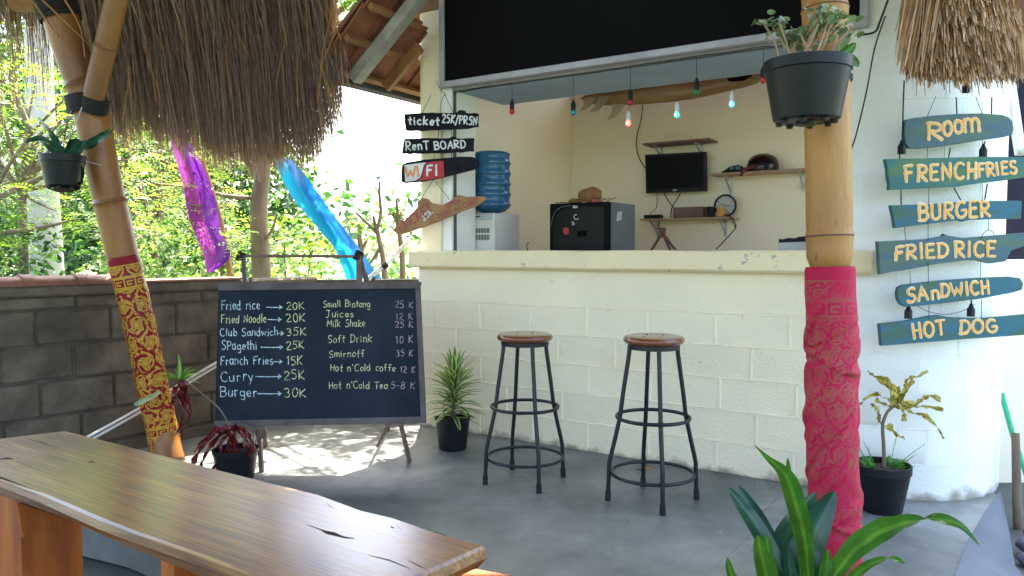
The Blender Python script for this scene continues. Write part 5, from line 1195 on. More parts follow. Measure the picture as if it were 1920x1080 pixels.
def tree(name,label,base,trunk,rt,crown,cr,kind='frond',nc=40,npc=9,sig=.22,leaf=m_lf1,size=.1,bark=m_bark,group='trees beyond the boundary wall',hole=.4,L=.32,ll=.045,lw=.016):
    t=thing(name,label,'tree',base,group)
    mb=MB(); tp_=[Vector(base)]+[Vector(p) for p in trunk]; q=catmull(tp_,5); mb.tube(q,[rt*(1.15-.5*i/len(q)) for i in range(len(q))],n=12)
    cc,pts=crown_pts(crown,cr,nc,npc,sig,hole=hole)
    branches(mb,tp_[-1],rt*.5,cc[::max(1,nc//12)],crown); mb.build('trunk',bark,t,smooth='all')
    v,q_,a=fronds(pts,L=L,ll=ll,lw=lw) if kind=='frond' else blades(pts,size)
    np_mesh('crown',v,q_,leaf,t,base=tuple(t.location),attr=a); return t
def gz(p): return (p[0],p[1],-.3)
# main ragged tree with the trunk seen under the thatch
def vx(u,Y): return (u-960)/F*Y
tr=tree('feathery_tree','slim brown trunked tree rising right behind the wall beneath the straw fringe',(vx(488,6.9),6.9,-.3),[(vx(490,6.9),6.9,.9),(vx(487,6.9),6.9,1.55),(vx(496,6.9),6.9,1.9),(vx(505,6.9),6.9,2.6)],.085,(-1.35,6.75,3.9),(1.4,1.0,.75),nc=26,npc=10,sig=.19,hole=.1,L=.30,ll=.08,lw=.038)
mb=MB()
for a,r in (([(488,372,6.9),(430,368,6.8),(350,352,6.7),(290,345,6.6)],.022),([(490,330,6.9),(462,300,6.9),(440,270,6.9)],.04),([(494,310,6.9),(515,285,6.9),(545,250,6.9)],.04),([(488,330,6.9),(475,305,6.95),(470,270,7)],.04),([(470,470,6.85),(505,440,6.85),(520,400,6.8)],.02),([(300,300,6.6),(340,320,6.7),(368,352,6.72)],.013)):
    q=catmull([V(*p) for p in a],4); mb.tube(q,[r*(1-.6*i/len(q)) for i in range(len(q))],n=7)
mb.build('limb',m_bark,tr,smooth='all')
C_=[]
for (u,v,s,n) in ((300,320,40,26),(250,350,35,22),(370,350,40,26),(420,400,35,22),(330,400,40,24),(440,440,30,18),(250,420,40,22),(380,300,30,14)):
    for k in range(n):
        C_.append(V(u+random.gauss(0,s),v+random.gauss(0,s*.5),random.uniform(6.2,7.0)))
v,q_,a=fronds(np.array(C_),L=.26); np_mesh('crown',v,q_,m_lf1,tr,base=tuple(tr.location),attr=np.clip(a+.2,0,1))
lt_=thing('feathery_tree','light feathery branches hanging in front of the pale trunk at upper left','tree',(-4.9,7.0,-.3),'trees beyond the boundary wall')
C_=[]
for (u,v,s,n) in ((60,120,60,46),(130,200,50,40),(20,240,50,36),(110,300,45,30),(30,380,50,34),(200,300,40,26),(160,420,35,16),(230,200,30,18),(20,450,30,20)):
    for k in range(n): C_.append(V(u+random.gauss(0,s),v+random.gauss(0,s*.6),random.uniform(6.4,7.6)))
v,q_,a=fronds(np.array(C_),L=.30,ll=.055,lw=.02); np_mesh('crown',v,q_,m_lf1,lt_,base=tuple(lt_.location),attr=np.clip(a+.25,0,1))
mb=MB()
for pl in ([(-60,560),(-20,380),(60,250),(140,170)],[(-20,380),(60,340),(150,310),(240,300)],[(60,250),(20,150),(40,80)],[(-30,440),(60,430),(150,410)]):
    q=catmull([V(u,v_,7.0) for u,v_ in pl],5); mb.tube(q,[.03*(1-.8*i/len(q)) for i in range(len(q))],n=7)
mb.build('trunk',m_bark,lt_,smooth='all')
# pale trunk
tree('pale_trunk_tree','tall tree with a thick smooth pale grey trunk behind the left end of the wall',(vx(88,8.6),8.6,-.3),[(vx(86,8.6),8.6,1.2),(vx(84,8.6),8.6,2.4),(vx(86,8.6),8.6,4.6)],.175,(-5.2,8.8,4.6),(1.8,1.3,1.0),nc=34,npc=11,sig=.3,bark=m_pbark)
spec=[('feathery_tree','feathery light green tree leaning behind the hanging pot',(-4.7,7.4,-.3),2.35,(1.25,.8,.95),30,11,m_lf1),
('feathery_tree','yellow green feathery tree between the pale trunk and the leaning post',(-4.0,8.6,-.3),2.0,(1.2,.9,1.0),30,11,m_lf1),
('feathery_tree','low feathery tree just behind the wall beside the purple banner',(-3.0,8.0,-.3),1.55,(.9,.7,.65),24,11,m_lf1),
('feathery_tree','feathery tree at the far left edge of the garden',(-6.3,9.0,-.3),2.4,(1.3,.9,1.3),30,11,m_lf1)]
for nm,lab,b,hc,cr,nc,npc,lf in spec:
    tree(nm,lab,b,[(b[0],b[1],hc-.6)],.05,(b[0],b[1],hc),cr,nc=nc,npc=npc,sig=.24,leaf=lf,hole=.15)
spec=[((-8.6,12.5),3.2,(2.0,1.2,2.2),'dense dark green tree standing furthest left in the garden'),((-6.2,12.0),2.9,(1.8,1.2,2.0),'dense green tree behind the pale trunk'),((-4.6,12.6),2.3,(1.5,1.0,1.5),'bushy mid green tree behind the purple banner'),((-10.5,15.5),4.5,(3,1.5,3),'tall dark tree in the back row at far left'),((-7.4,16),4.8,(2.6,1.5,2.6),'tall back row tree above the leaning post'),((-9.0,18),5.8,(3.4,1.5,3.4),'tallest back row tree, its top behind the straw roof')]
for b,hc,cr,lab in spec:
    tree('broadleaf_tree',lab,(b[0],b[1],-.3),[(b[0],b[1],hc-.8)],.10,(b[0],b[1],hc),cr,kind='b',nc=80,npc=34,sig=.30,leaf=m_lf2,size=.20,hole=.25)
def bush(label,b,hc,cr,nc,npc,lf,size,name='garden_shrub'):
    t=thing(name,label,'shrub',(b[0],b[1],-.3),'shrubs beyond the boundary wall'); cc,pts=crown_pts((b[0],b[1],hc),cr,nc,npc,.16,hole=.1)
    pts[:,2]=np.maximum(pts[:,2],-.25); v,q_,a=blades(pts,size); np_mesh('foliage',v,q_,lf,t,base=tuple(t.location),attr=a)
    mb=MB(); 
    for k in range(5): mb.tube([Vector((b[0],b[1],-.3)),Vector(cc[k])],[.02,.008],n=6)
    mb.build('stem',m_bark,t)
bush('light green shrub behind the wall to the left of the slim tree trunk',(-3.4,7.4),.95,(.8,.5,.65),40,30,m_lf3,.09)
bush('low shrub behind the easel crossbar, left of the blue banner',(-2.5,8.6),.8,(.6,.5,.5),30,18,m_lf3,.10)
bush('leafy shrub beneath the pale trunk at the wall',(-4.9,7.2),.9,(.9,.5,.6),40,30,m_lf2,.09)
bush('pale shrub behind the bare pruned stems by the kiosk pier',(-1.5,9.5),.60,(.8,.5,.40),26,12,m_lf3,.13)
bush('greyish shrub low beside the kiosk pier',(-1.2,7.4),.75,(.4,.4,.35),24,20,m_lf2,.10)
bush('leafy shrub far left behind the wall coping',(-6.0,7.8),1.0,(.9,.6,.7),40,30,m_lf3,.09)
bush('yellow green shrub between the two banners',(-3.3,10.6),1.0,(1.1,.6,.75),44,22,m_lf1,.12)
bush('dark shrub row behind the purple banner foot',(-4.4,10.2),1.1,(1.3,.6,.9),60,34,m_lf2,.11)
far_=rng.normal(0,1,(16000,3))*np.array([6,1.4,.9])+np.array([-18,27,2.0]); far_[:,2]=np.abs(far_[:,2]); v,q_,a=blades(far_,.4); o=np_mesh('distant_greenery',v,q_,m_lf2,kind='stuff',attr=a); o['label']='distant band of greenery beyond the garden'
# bare pruned stems near the pier
def stems(label,pl,r,tuft=None):
    t=thing('pruned_frangipani',label,'shrub',V(pl[0][0][0],560,pl[0][0][2]),'pruned shrubs by the kiosk pier'); mb=MB()
    for i,a in enumerate(pl):
        q=catmull([V(*p) for p in a],4); rr=r*(1 if i==0 else .6); mb.tube(q,[rr*(1-.45*k/len(q)) for k in range(len(q))],n=8)
    mb.build('stem',m_bark,t,smooth='all')
    if tuft:
        c=np.array([V(tuft[0]+random.gauss(0,tuft[3]),tuft[1]+random.gauss(0,tuft[3]),tuft[2]) for _ in range(tuft[4])]); v,q_,a=blades(c,.09,.3); np_mesh('foliage',v,q_,m_lf3,t,base=tuple(t.location),attr=a)
stems('bare forked stem behind the right end of the menu board',[[(724,560,6.6),(719,490,6.6),(711,450,6.6),(706,425,6.6)],[(710,440,6.6),(690,420,6.6),(667,398,6.6)],[(708,428,6.6),(714,400,6.6),(712,370,6.6),(711,340,6.6)],[(705,430,6.6),(700,405,6.6)],[(712,465,6.6),(700,485,6.6),(684,505,6.6)]],.028)
stems('bare stem topped with upright twigs nearest the kiosk pier',[[(756,560,6.3),(754,480,6.3),(749,440,6.3),(744,415,6.3)],[(746,420,6.3),(745,395,6.3),(743,372,6.3)],[(746,420,6.3),(735,400,6.3)],[(747,418,6.3),(752,398,6.3)]],.026,(743,400,6.3,5,22))
stems('short stem with a leafy tuft beside the blue banner',[[(680,560,6.8),(676,470,6.8),(674,440,6.8)],[(678,470,6.8),(688,450,6.8)]],.03,(672,425,6.8,7,40))
# ------------------------------------------------------------------ banners
def banner(label,left,right,Y,mat,mat2,pole):
    t=thing('ceremonial_banner',label,'banner',G(pole[0][0],700,-.3) if 0 else V(pole[0][0],560,Y))
    A=catmull(left,5);B=catmull(right,5); n=len(A); K=9; vs=[];
    for i in range(n):
        for k in range(K):
            s=k/(K-1); u=A[i][0]*(1-s)+B[i][0]*s; v_=A[i][1]*(1-s)+B[i][1]*s
            vs.append(V(u,v_,Y+.05*math.sin(s*7+i*.25)+.03*math.sin(i*.5)))
    mb=MB(); c0=int((K-1)*.62)
    mb.add(vs,[(i*K+k,i*K+k+1,(i+1)*K+k+1,(i+1)*K+k) for i in range(n-1) for k in range(c0)]); mb.build('cloth',mat,t,smooth='all')
    mb=MB(); mb.add(vs,[(i*K+k,i*K+k+1,(i+1)*K+k+1,(i+1)*K+k) for i in range(n-1) for k in range(c0,K-1)]); mb.build('cloth_fold',mat2,t,smooth='all')  # fold side takes a darker copy of the cloth, shade as colour
    q=catmull([V(u,v_,Y+.1) for u,v_ in pole],6); mb=MB(); mb.tube(q,[.028*(1-.5*i/len(q)) for i in range(len(q))],n=8); mb.build('pole',m_bamb2,t,smooth=True)
m_pu=M('purple_cloth',(.28,.05,.26),(.20,.035,.21),rough=.8,spec=.1,scale=3,trans=.4); m_pu2=M('purple_cloth_shaded',(.17,.02,.30),(.13,.02,.26),rough=.6,scale=3,trans=.35)
m_bl=M('cyan_cloth',(.02,.38,.60),(.02,.30,.52),rough=.8,spec=.1,scale=3,trans=.4); m_bl2=M('cyan_cloth_shaded',(.02,.20,.50),(.02,.17,.45),rough=.55,scale=3,trans=.4)
banner('tall purple banner curving down behind the straw fringe',[(298,170),(303,210),(318,262),(340,335),(352,400),(366,440),(380,472),(388,513)],[(330,170),(345,210),(356,262),(388,330),(405,380),(415,430),(432,480),(400,509)],6.4,m_pu,m_pu2,[(437,560),(430,500),(410,400),(372,280),(330,160),(300,60)])
banner('bright blue banner slanting down behind the easel crossbar',[(517,298),(524,325),(548,370),(577,405),(606,440),(630,470),(648,520),(660,560)],[(546,298),(566,320),(590,352),(620,395),(655,440),(680,474),(712,520),(740,560)],6.2,m_bl,m_bl2,[(722,575),(680,520),(640,455),(600,400),(560,345),(535,305),(505,240)])
# ------------------------------------------------------------------ thatch
m_str=AM_('dry_thatch',(.13,.08,.068),(.52,.37,.30),rough=.7,trans=.3,cmid=(.30,.19,.155),tcol=.7)
m_str2=AM_('pale_thatch',(.26,.125,.06),(.76,.57,.40),rough=.65,trans=.15,cmid=(.50,.31,.17),tcol=.7)
def straws(top,bot,w,R=rng,bow=.03,segs=3):
    n=len(top); top=np.array(top);bot=np.array(bot); k=np.linspace(0,1,segs+1); mid=R.normal(0,bow,(n,3))
    P_=top[:,None,:]*(1-k)[None,:,None]+bot[:,None,:]*k[None,:,None]+mid[:,None,:]*(np.sin(k*PI))[None,:,None]
    a=R.uniform(0,PI,n); s=np.stack([np.cos(a),np.sin(a),np.zeros(n)],1)*np.asarray(w).reshape(-1,1); tw=(1-.55*k)[None,:,None]
    A=P_-s[:,None,:]*tw; B=P_+s[:,None,:]*tw
    v=np.stack([A,B],2).reshape(n,-1,3); m=2*(segs+1); base=np.arange(n)[:,None]*m
    q=np.concatenate([np.stack([base+2*i,base+2*i+1,base+2*i+3,base+2*i+2],-1) for i in range(segs)],1).reshape(-1,4)
    t=np.repeat(np.clip(R.normal(.42,.22,n),0,1),m); return v.reshape(-1,3),q,t
TR_=thing('thatched_roof','shaggy brown straw roof fringe hanging behind the leaning bamboo post','thatched roof',(-2.3,4.9,1.9))
bu=[150,180,300,400,450,520,600,625,640,652]; bv=[225,250,275,300,322,314,300,272,232,150]
def lstraws(n,u0,u1,dmin,dmax,lj,tail=0):
    u=rng.uniform(u0,u1,n); Y=rng.uniform(dmin,dmax,n); vb=np.interp(u,bu,bv)
    vb=vb-np.abs(rng.normal(0,1,n))*lj+np.where(rng.random(n)<.05,rng.uniform(0,30,n),0)
    clump=np.sin(u*.11+1.3*np.sin(u*.037))*14+np.sin(u*.31+Y*20)*16; vb+=clump
    X=(u-960)/F*Y; zb=EYE+(470-vb)/F*Y
    lim=(615+35*np.clip(vb/150,0,1)-960)/F*Y
    zt=np.full(n,2.98)+rng.uniform(-.05,.1,n)
    xt=X-rng.uniform(.0,.10,n)-.06; top=np.stack([xt,Y-.03,zt],1); bot=np.stack([X+rng.normal(0,.03,n),Y+rng.normal(0,.03,n),zb],1); return top,bot
T1,B1=lstraws(8200,158,648,4.75,5.05,64); T2_,B2=lstraws(1900,170,654,4.7,5.0,22)
# sparser, longer wisps at the left
u=np.concatenate([rng.normal(c,7,26) for c in (8,32,60,78,96)]+[rng.uniform(-80,160,90)]); Y=rng.uniform(4.6,4.95,len(u)); vb=rng.uniform(60,225,len(u))+np.where(u<20,40,0)
T3=np.stack([(u-960)/F*Y-.03,Y,np.full(len(u),3.0)],1); B3=np.stack([(u+rng.normal(6,6,len(u))-960)/F*Y,Y,EYE+(470-vb)/F*Y],1)
# short dense layer at the very top
T4,B4=lstraws(5200,-140,625,4.7,5.1,0); 
uu=(B4[:,0]/B4[:,1])*F+960; B4[:,2]=np.maximum(EYE+(470-(np.where(uu<170,25,105)+rng.normal(0,22,len(uu))))/F*B4[:,1],1.9)
v,q_,a=straws(np.concatenate([T1,T2_,T3,T4]),np.concatenate([B1,B2,B3,B4]),np.concatenate([rng.uniform(.0013,.0030,len(T1)+len(T2_)),rng.uniform(.002,.004,len(T3)),rng.uniform(.003,.006,len(T4))]),bow=.022)
np_mesh('straw',v,q_,m_str,TR_,kind='stuff',base=tuple(TR_.location),attr=a)
mb=MB(); x0,x1=-4.6,-1.16
mb.hexa([Vector(p) for p in ((x0,4.72,2.86),(x1,4.72,2.86),(x1,5.08,2.80),(x0,5.08,2.80),(x0,4.72,3.05),(x1,4.72,3.05),(x1,5.08,2.98),(x0,5.08,2.98))])
mb.hexa([Vector(p) for p in ((x0,3.2,3.45),(-.72,3.2,3.45),(-.72,4.715,2.90),(x0,4.715,2.90),(x0,3.2,3.6),(-.72,3.2,3.6),(-.72,4.715,3.04),(x0,4.715,3.04))])  # unseen upper slab, widened to keep direct sun off the bench
m_tb=M('thatch_body',(.20,.13,.08),(.12,.08,.05),rough=.95,scale=30,bump=.8); mb.build('roof_body',m_tb,TR_)
# a few crossing loose stalks
mb=MB()
for k in range(14):
    u0=random.uniform(200,600); v0=random.uniform(-20,140); mb.tube([V(u0,v0,4.68),V(u0+random.uniform(-25,45),v0+random.uniform(70,130),4.66)],.003,n=4)
for a in ([(590,-5),(628,60),(600,130)],[(622,20),(606,90),(596,190)],[(612,10),(640,75)]): mb.tube([V(u_,v_,4.66) for u_,v_ in a],.003,n=4)
mb.build('loose_stalk',m_bamb2,TR_)
# right hand thatch
RT=thing('thatched_parasol','pale straw fringe of a thatched parasol above the ROOM sign','thatched parasol',(1.95,3.05,1.9))
n=5200; cx=(1800-960)/F*3.0
tier=rng.integers(0,6,n); ang=rng.uniform(-1,1,n); Y=3.0-.16*np.sqrt(np.clip(1-ang**2,0,1))*(.4+.12*tier)+rng.uniform(0,.06,n)
vbt=np.array([152,138,112,80,45,10])[tier]+rng.normal(0,9,n)-18*np.abs(ang)**3; 
ubt=1803+ang*(118-tier*7)+rng.normal(0,4,n); utp=1800+ang*(88-tier*6)+rng.normal(0,6,n)
bot=np.stack([(ubt-960)/F*Y,Y,EYE+(470-vbt)/F*Y],1); top=np.stack([(utp-960)/F*Y,Y+.12,EYE+(470-(vbt-rng.uniform(150,260,n)))/F*Y],1)
m1=160; u=rng.uniform(1668,1740,m1); vb=rng.uniform(60,145,m1); Yb=rng.uniform(2.85,3.0,m1)
b2=np.stack([(u-960)/F*Yb,Yb,EYE+(470-vb)/F*Yb],1); t2=np.stack([(u+35+rng.uniform(0,25,m1)-960)/F*Yb,Yb+.05,EYE+(470+150-vb*.2)/F*Yb],1)
m3=70; u=rng.uniform(1690,1925,m3); vb=rng.uniform(140,185,m3); b3=np.stack([(u-960)/F*2.95,np.full(m3,2.95),EYE+(470-vb)/F*2.95],1); t3=b3+np.array([0,.05,.3])
v,q_,a=straws(np.concatenate([top,t2,t3]),np.concatenate([bot,b2,b3]),np.concatenate([rng.uniform(.003,.0065,n),rng.uniform(.003,.005,m1),rng.uniform(.002,.004,m3)]),bow=.006,segs=2)
np_mesh('straw',v,q_,m_str2,RT,kind='stuff',base=tuple(RT.location),attr=a)
mb=MB(); mb.lathe([(.0,.75),(.10,.70),(.20,.42),(.23,.30),(.20,.28),(0,.30)],(cx+.02,3.02,1.92),n=20); mb.build('roof_body',m_tb,RT,smooth=True)
# unseen canopy over the viewer, put in and sized to shade the patio
CN=thing('shade_canopy','unseen straw canopy over the bamboo posts, put in to shade the patio','canopy',(.3,1.2,3.0))
mb=MB(); mb.hexa([Vector(p) for p in ((-5,-4.5,3.9),(1.75,-4.5,3.9),(1.75,3.55,3.12),(-5,3.55,3.12),(-5,-4.5,4.05),(1.75,-4.5,4.05),(1.75,3.55,3.24),(-5,3.55,3.24))]); mb.build('roof_body',m_tb,CN)
# ------------------------------------------------------------------ potted plants
def pot(t,c,r,h,rim=.022,taper=.78,feet=False):
    rb=r*taper; c=Vector(c); mb=MB()
    mb.lathe([(0,0),(rb*.9,0),(rb,.006),(r*.955,h-rim-.004),(r*.96,h-rim),(r,h-rim+.003),(r*1.01,h),(r*.93,h+.001),(r*.92,h-.03),(0,h-.03)],c,n=40); o=mb.build('pot',m_pot,t,smooth=True)
    mb=MB(); mb.lathe([(0,h-.018),(r*.5,h-.020),(r*.915,h-.026)],c,n=24); mb.build('pot_soil',m_soilp,t,smooth=True)
    if feet:
        mb=MB(); mb.lathe([(0,-.012),(.03,-.012),(.032,-.0005),(0,-.0005)],c,n=16); mb.build('pot_foot',m_pot,t,smooth=True)
        for k in range(8):
            a=2*PI*k/8+.3; mb=MB(); mb.lathe([(0,-.012),(.010,-.010),(.012,-.0005),(0,-.0005)],c+Vector((rb*.82*math.cos(a),rb*.82*math.sin(a),0)),n=8); mb.build('pot_foot',m_pot,t,smooth=True)
def leaf(t,pts,w,mat,side=(1,0,0),fold=.35,twist=0,wob=0,pat='edge',K=5,tint=0,jag=0,name='leaf'):
    P_=[Vector(p) for p in catmull(pts,4)]; n=len(P_); vs=[];at=[];side=Vector(side)
    for i,p in enumerate(P_):
        s=i/(n-1); tg=(P_[min(i+1,n-1)]-P_[max(i-1,0)]).normalized(); x=side-tg*side.dot(tg); x = x.normalized() if x.length>1e-5 else tg.orthogonal().normalized()
        if twist: x=Matrix.Rotation(twist*s,3,tg)@x
        y=tg.cross(x)
        ww=w(s) if callable(w) else w*(math.sin(PI*min(1,s*.86+.14))**.7+.03)
        if jag: ww*=1+jag*math.sin(i*2.7)
        for k in range(K):
            a=(k/(K-1)-.5)*2; vs.append(p+x*ww*a+y*(ww*fold*abs(a)+wob*ww*math.sin(i*1.7+a*2)))
            at.append({'edge':abs(a)**.75,'mid':max(0,1-abs(a)*3.5)+.10*math.sin(i*.7+a*3)+(.10 if k%2 else -.04),'mottle':.5+.5*math.sin(i*1.9+a*4+tint*9),'flat':tint}[pat] if pat!='flat' else tint)
    vs=np.array([tuple(v) for v in vs]); q=np.array([(i*K+k,i*K+k+1,(i+1)*K+k+1,(i+1)*K+k) for i in range(n-1) for k in range(K-1)])
    return np_mesh(name,vs,q,mat,t,smooth=True,base=tuple(t.location),attr=np.array(at))
# variegated plant
m_var=AM_('variegated_leaf',(.04,.16,.03),(.90,.86,.45),rough=.4,trans=.25,cmid=(.10,.26,.05),tcol=.8)
c=G(849,841); VPt=thing('variegated_plant','bushy potted plant with cream edged spiky leaves at the foot of the kiosk wall','potted plant',c)
pot(VPt,c,.106,.195); top=c+UP*.185
ax0=top+Vector((0,0,0)); st_=catmull([top,top+Vector((.01,-.01,.15)),top+Vector((.015,-.02,.255))],4)
mb=MB(); mb.tube(st_,.010,n=8); mb.build('stem',m_bark,VPt,smooth=True)
for k in range(100):
    s=(k/99)**.8; b=Vector(st_[0])*(1-s)+Vector(st_[-1])*s; a=k*2.399+random.uniform(-.2,.2); el=-.15+s*1.05+random.uniform(-.15,.15); L=.20*(1.0-.12*s)*random.uniform(.85,1.15)
    if s>.93: el=random.uniform(.9,1.4)
    d_=Vector((math.cos(a)*math.cos(el),math.sin(a)*math.cos(el),math.sin(el))); m1_=b+d_*L*.5; e=b+d_*L-UP*L*.10*(1-s*.6)
    leaf(VPt,[b,m1_+UP*.01,e],.0155,m_var,side=Vector((-math.sin(a),math.cos(a),0)),fold=.3)
# red croton
m_red1=AM_('red_croton',(.05,.004,.012),(.30,.045,.012),rough=.25,trans=.25,cmid=(.12,.007,.016),tcol=.7)
m_grn=AM_('green_twig_leaf',(.06,.16,.03),(.16,.32,.05),rough=.4,trans=.3)
c=G(436,903)+Vector((0,.05,0)); RCn=thing('red_croton','drooping dark red curly leaved plant in a black pot behind the bench','potted plant',c); pot(RCn,c,.115,.16)
Yc=c.y; t0=c+UP*.14; apex=V(432,800,Yc+.02); ap2=V(343,712,Yc+.15)
mb=MB(); mb.tube(catmull([t0,V(437,840,Yc),apex],4),.007,n=8); mb.tube(catmull([apex,V(410,765,Yc+.08),V(375,735,Yc+.12),ap2],5),.004,n=6); mb.build('stem',m_bark,RCn,smooth=True)
def curly(t,pts,w,mat,tw,tint): return leaf(t,pts,lambda s:w*(.35+.65*abs(math.sin(s*PI*4.2+tint*3)))*(1-.55*s),mat,side=(1,.3,0),fold=.25,twist=tw,wob=.5,pat='mottle',tint=tint)
for pl in ([(432,802),(400,815),(375,840),(362,868),(350,876)],[(432,802),(410,822),(385,850),(372,880)],[(432,802),(436,830),(428,860),(436,885)],[(436,802),(455,805),(464,835),(470,862)],[(432,804),(420,850),(404,868),(388,890)],[(434,805),(445,840),(452,870)],[(430,805),(408,803),(384,822),(368,850)],[(434,802),(470,818),(476,850)],[(432,806),(415,835),(425,870)]):
    for j in range(1): curly(RCn,[V(u+random.uniform(-4,4),v_+random.uniform(-3,3),Yc-.12*i/len(pl)-.02*j) for i,(u,v_) in enumerate(pl)],.026,m_red1,random.uniform(4,9)*random.choice((-1,1)),random.random())
for pl in ([(343,714),(338,740),(345,775),(334,812)],[(345,714),(350,745),(356,780),(346,800)],[(342,714),(328,735),(322,760)]):
    for j in range(2): curly(RCn,[V(u+random.uniform(-3,3),v_,Yc+.13-.02*i) for i,(u,v_) in enumerate(pl)],.022,m_red1,6,random.random())
for k in range(16):
    a=random.uniform(-.3,PI+.3); L=random.uniform(28,55); leaf(RCn,[V(340,712,Yc+.14),V(340-L*.5*math.cos(a)-5,712-L*.35*math.sin(a),Yc+.12),V(340-L*math.cos(a)-5,714-L*.55*math.sin(a),Yc+.10)],.006,m_grn,tint=random.random(),pat='flat')
leaf(RCn,[V(335,710,Yc+.1),V(337,690,Yc+.1),V(334,664,Yc+.1)],.008,m_grn,tint=.9,pat='flat')
leaf(RCn,[V(300,735,Yc+.1),V(262,755,Yc+.1),V(250,757,Yc+.1)],.013,AM_('pale_new_leaf',(.20,.28,.14),(.35,.42,.22),trans=.2),tint=.6,pat='flat')
# yellow croton
m_yel1=AM_('yellow_croton',(.02,.055,.015),(.88,.62,.12),rough=.35,trans=.25,cmid=(.38,.33,.06),tcol=.8)
c=G(1660,962)+Vector((0,.04,0)); YC=thing('yellow_croton','spindly potted plant with twisted yellow and green leaves below the food signs','potted plant',c); pot(YC,c,.123,.215,rim=.04,taper=.72)
Yc=c.y; mb=MB(); mb.tube(catmull([V(1658,885,Yc),V(1657,840,Yc),V(1655,800,Yc),V(1660,780,Yc),V(1668,768,Yc),V(1683,757,Yc)],4),[.009-.00015*i for i in range(21)],n=8)
mb.tube(catmull([V(1655,800,Yc),V(1648,785,Yc),V(1645,770,Yc)],3),.003,n=6); mb.build('stem',m_bark,YC,smooth=True)
for pl,w in (([(1684,757),(1676,735),(1655,712),(1640,706),(1626,697)],.022),([(1684,757),(1682,735),(1672,722)],.02),([(1686,756),(1698,735),(1702,712),(1722,706),(1741,695)],.016),([(1688,757),(1695,740),(1703,725),(1712,712)],.015),([(1684,757),(1660,745),(1640,738),(1622,748),(1612,760)],.014),([(1684,757),(1668,762),(1650,755),(1640,748)],.016),([(1688,758),(1715,758),(1730,750),(1748,742),(1765,752)],.016),([(1688,760),(1715,762),(1740,762),(1768,768)],.015),([(1688,760),(1710,775),(1735,780),(1758,800),(1770,822)],.014),([(1686,762),(1694,775),(1696,790)],.017),([(1646,768),(1638,758),(1634,765)],.014),([(1646,770),(1648,785),(1650,792)],.012),([(1664,796),(1675,808),(1690,820),(1696,820)],.014),([(1686,757),(1690,740),(1684,725)],.014)):
    q=[V(u,v_,Yc+random.uniform(-.06,.06)*i/3) for i,(u,v_) in enumerate(pl)]; leaf(YC,q,lambda s,w=w:w*1.35*(.4+.6*abs(math.sin(s*PI*2.6+.5)))*(1-.5*s),m_yel1,side=(.2,.3,1),fold=.3,twist=random.uniform(2,5)*random.choice((-1,1)),wob=.4,pat='mottle',tint=random.random())
m_gr2=AM_('pot_weed',(.05,.17,.03),(.10,.30,.05),rough=.5,trans=.3)
tp2=c+UP*.20
for k in range(90):
    a=random.uniform(0,2*PI); r=random.uniform(.03,.10); b=tp2+Vector((r*math.cos(a)*.9,r*math.sin(a)*.9,0)); 
    if abs(b.x-c.x)<.03: continue
    L=random.uniform(.03,.055) if k<70 else random.uniform(.10,.20); o_=Vector((math.cos(a)*random.uniform(.2,.9),math.sin(a)*.5,random.uniform(.5,1))).normalized()
    leaf(YC,[b,b+o_*L*.5,b+o_*L+Vector((0,0,-.01))],.005 if k<70 else .0018,m_gr2,K=3,tint=random.random(),pat='flat',name='weed_blade')
# foreground strap leaved plant
m_str1=AM_('strap_leaf_dark',(.012,.055,.035),(.03,.11,.06),rough=.3,trans=.15)
m_str3=AM_('strap_leaf_bright',(.035,.13,.015),(.10,.24,.03),rough=.3,trans=.3)
Yf=1.85; c=Vector(((1530-960)/F*Yf,Yf,0)); FP=thing('strap_leaf_plant','large glossy strap leaved plant in the right foreground before the red wrapped post','potted plant',c); pot(FP,c,.12,.22)
mb=MB(); mb.tube(catmull([c+UP*.19,c+UP*.26,c+Vector((0,0,.33))],3),.014,n=8); mb.build('stem',m_grn,FP,smooth=True)
root=V(1525,1165,Yf)
fo=[([(1520,1130),(1514,1060),(1508,1005),(1494,950),(1474,893),(1440,860),(1416,836)],.030,m_str3,-.15,lambda s:.026*math.sin(PI*min(1,(s*1.05)))**.6*(1 if s<.62 else max(.08,1-(s-.62)*2.6))+.002),
([(1512,1130),(1508,1060),(1500,1010),(1488,960),(1480,905),(1477,858)],.016,m_str3,-.1,None),
([(1505,1140),(1502,1080),(1515,1020),(1540,965),(1566,921)],.050,m_str1,.05,None),
([(1500,1140),(1470,1080),(1475,1010),(1500,960),(1530,922)],.045,m_str1,.15,None),
([(1510,1140),(1470,1080),(1440,1025),(1410,975),(1385,940),(1366,914)],.026,m_str1,.1,None),
([(1505,1140),(1460,1070),(1438,1010),(1415,960),(1384,910)],.030,m_str1,.2,None),
([(1500,1150),(1450,1110),(1430,1050),(1420,1003)],.028,m_str3,-.1,None),
([(1500,1150),(1455,1120),(1445,1060),(1436,1000)],.020,m_str3,.0,None),
([(1490,1150),(1400,1120),(1372,1080),(1364,1045)],.016,m_str3,0,None),
([(1535,1140),(1562,1085),(1600,1035),(1650,1000),(1700,981),(1752,973),(1800,985),(1836,1022)],.033,m_str3,-.2,lambda s:.040*(math.sin(PI*min(1,s*.95+.03))**.8)*(1 if s<.45 else 1-.75*(s-.45)/.55)),
([(1540,1150),(1575,1110),(1608,1075),(1640,1055),(1672,1047),(1697,1057)],.016,m_str3,-.1,None),
([(1530,1150),(1545,1090),(1550,1060),(1552,1030)],.018,m_str3,-.1,None),
([(1535,1150),(1570,1120),(1620,1105),(1670,1110)],.02,m_str3,0,None),
([(1520,1150),(1490,1110),(1480,1060),(1478,1020)],.02,m_str1,0,None)]
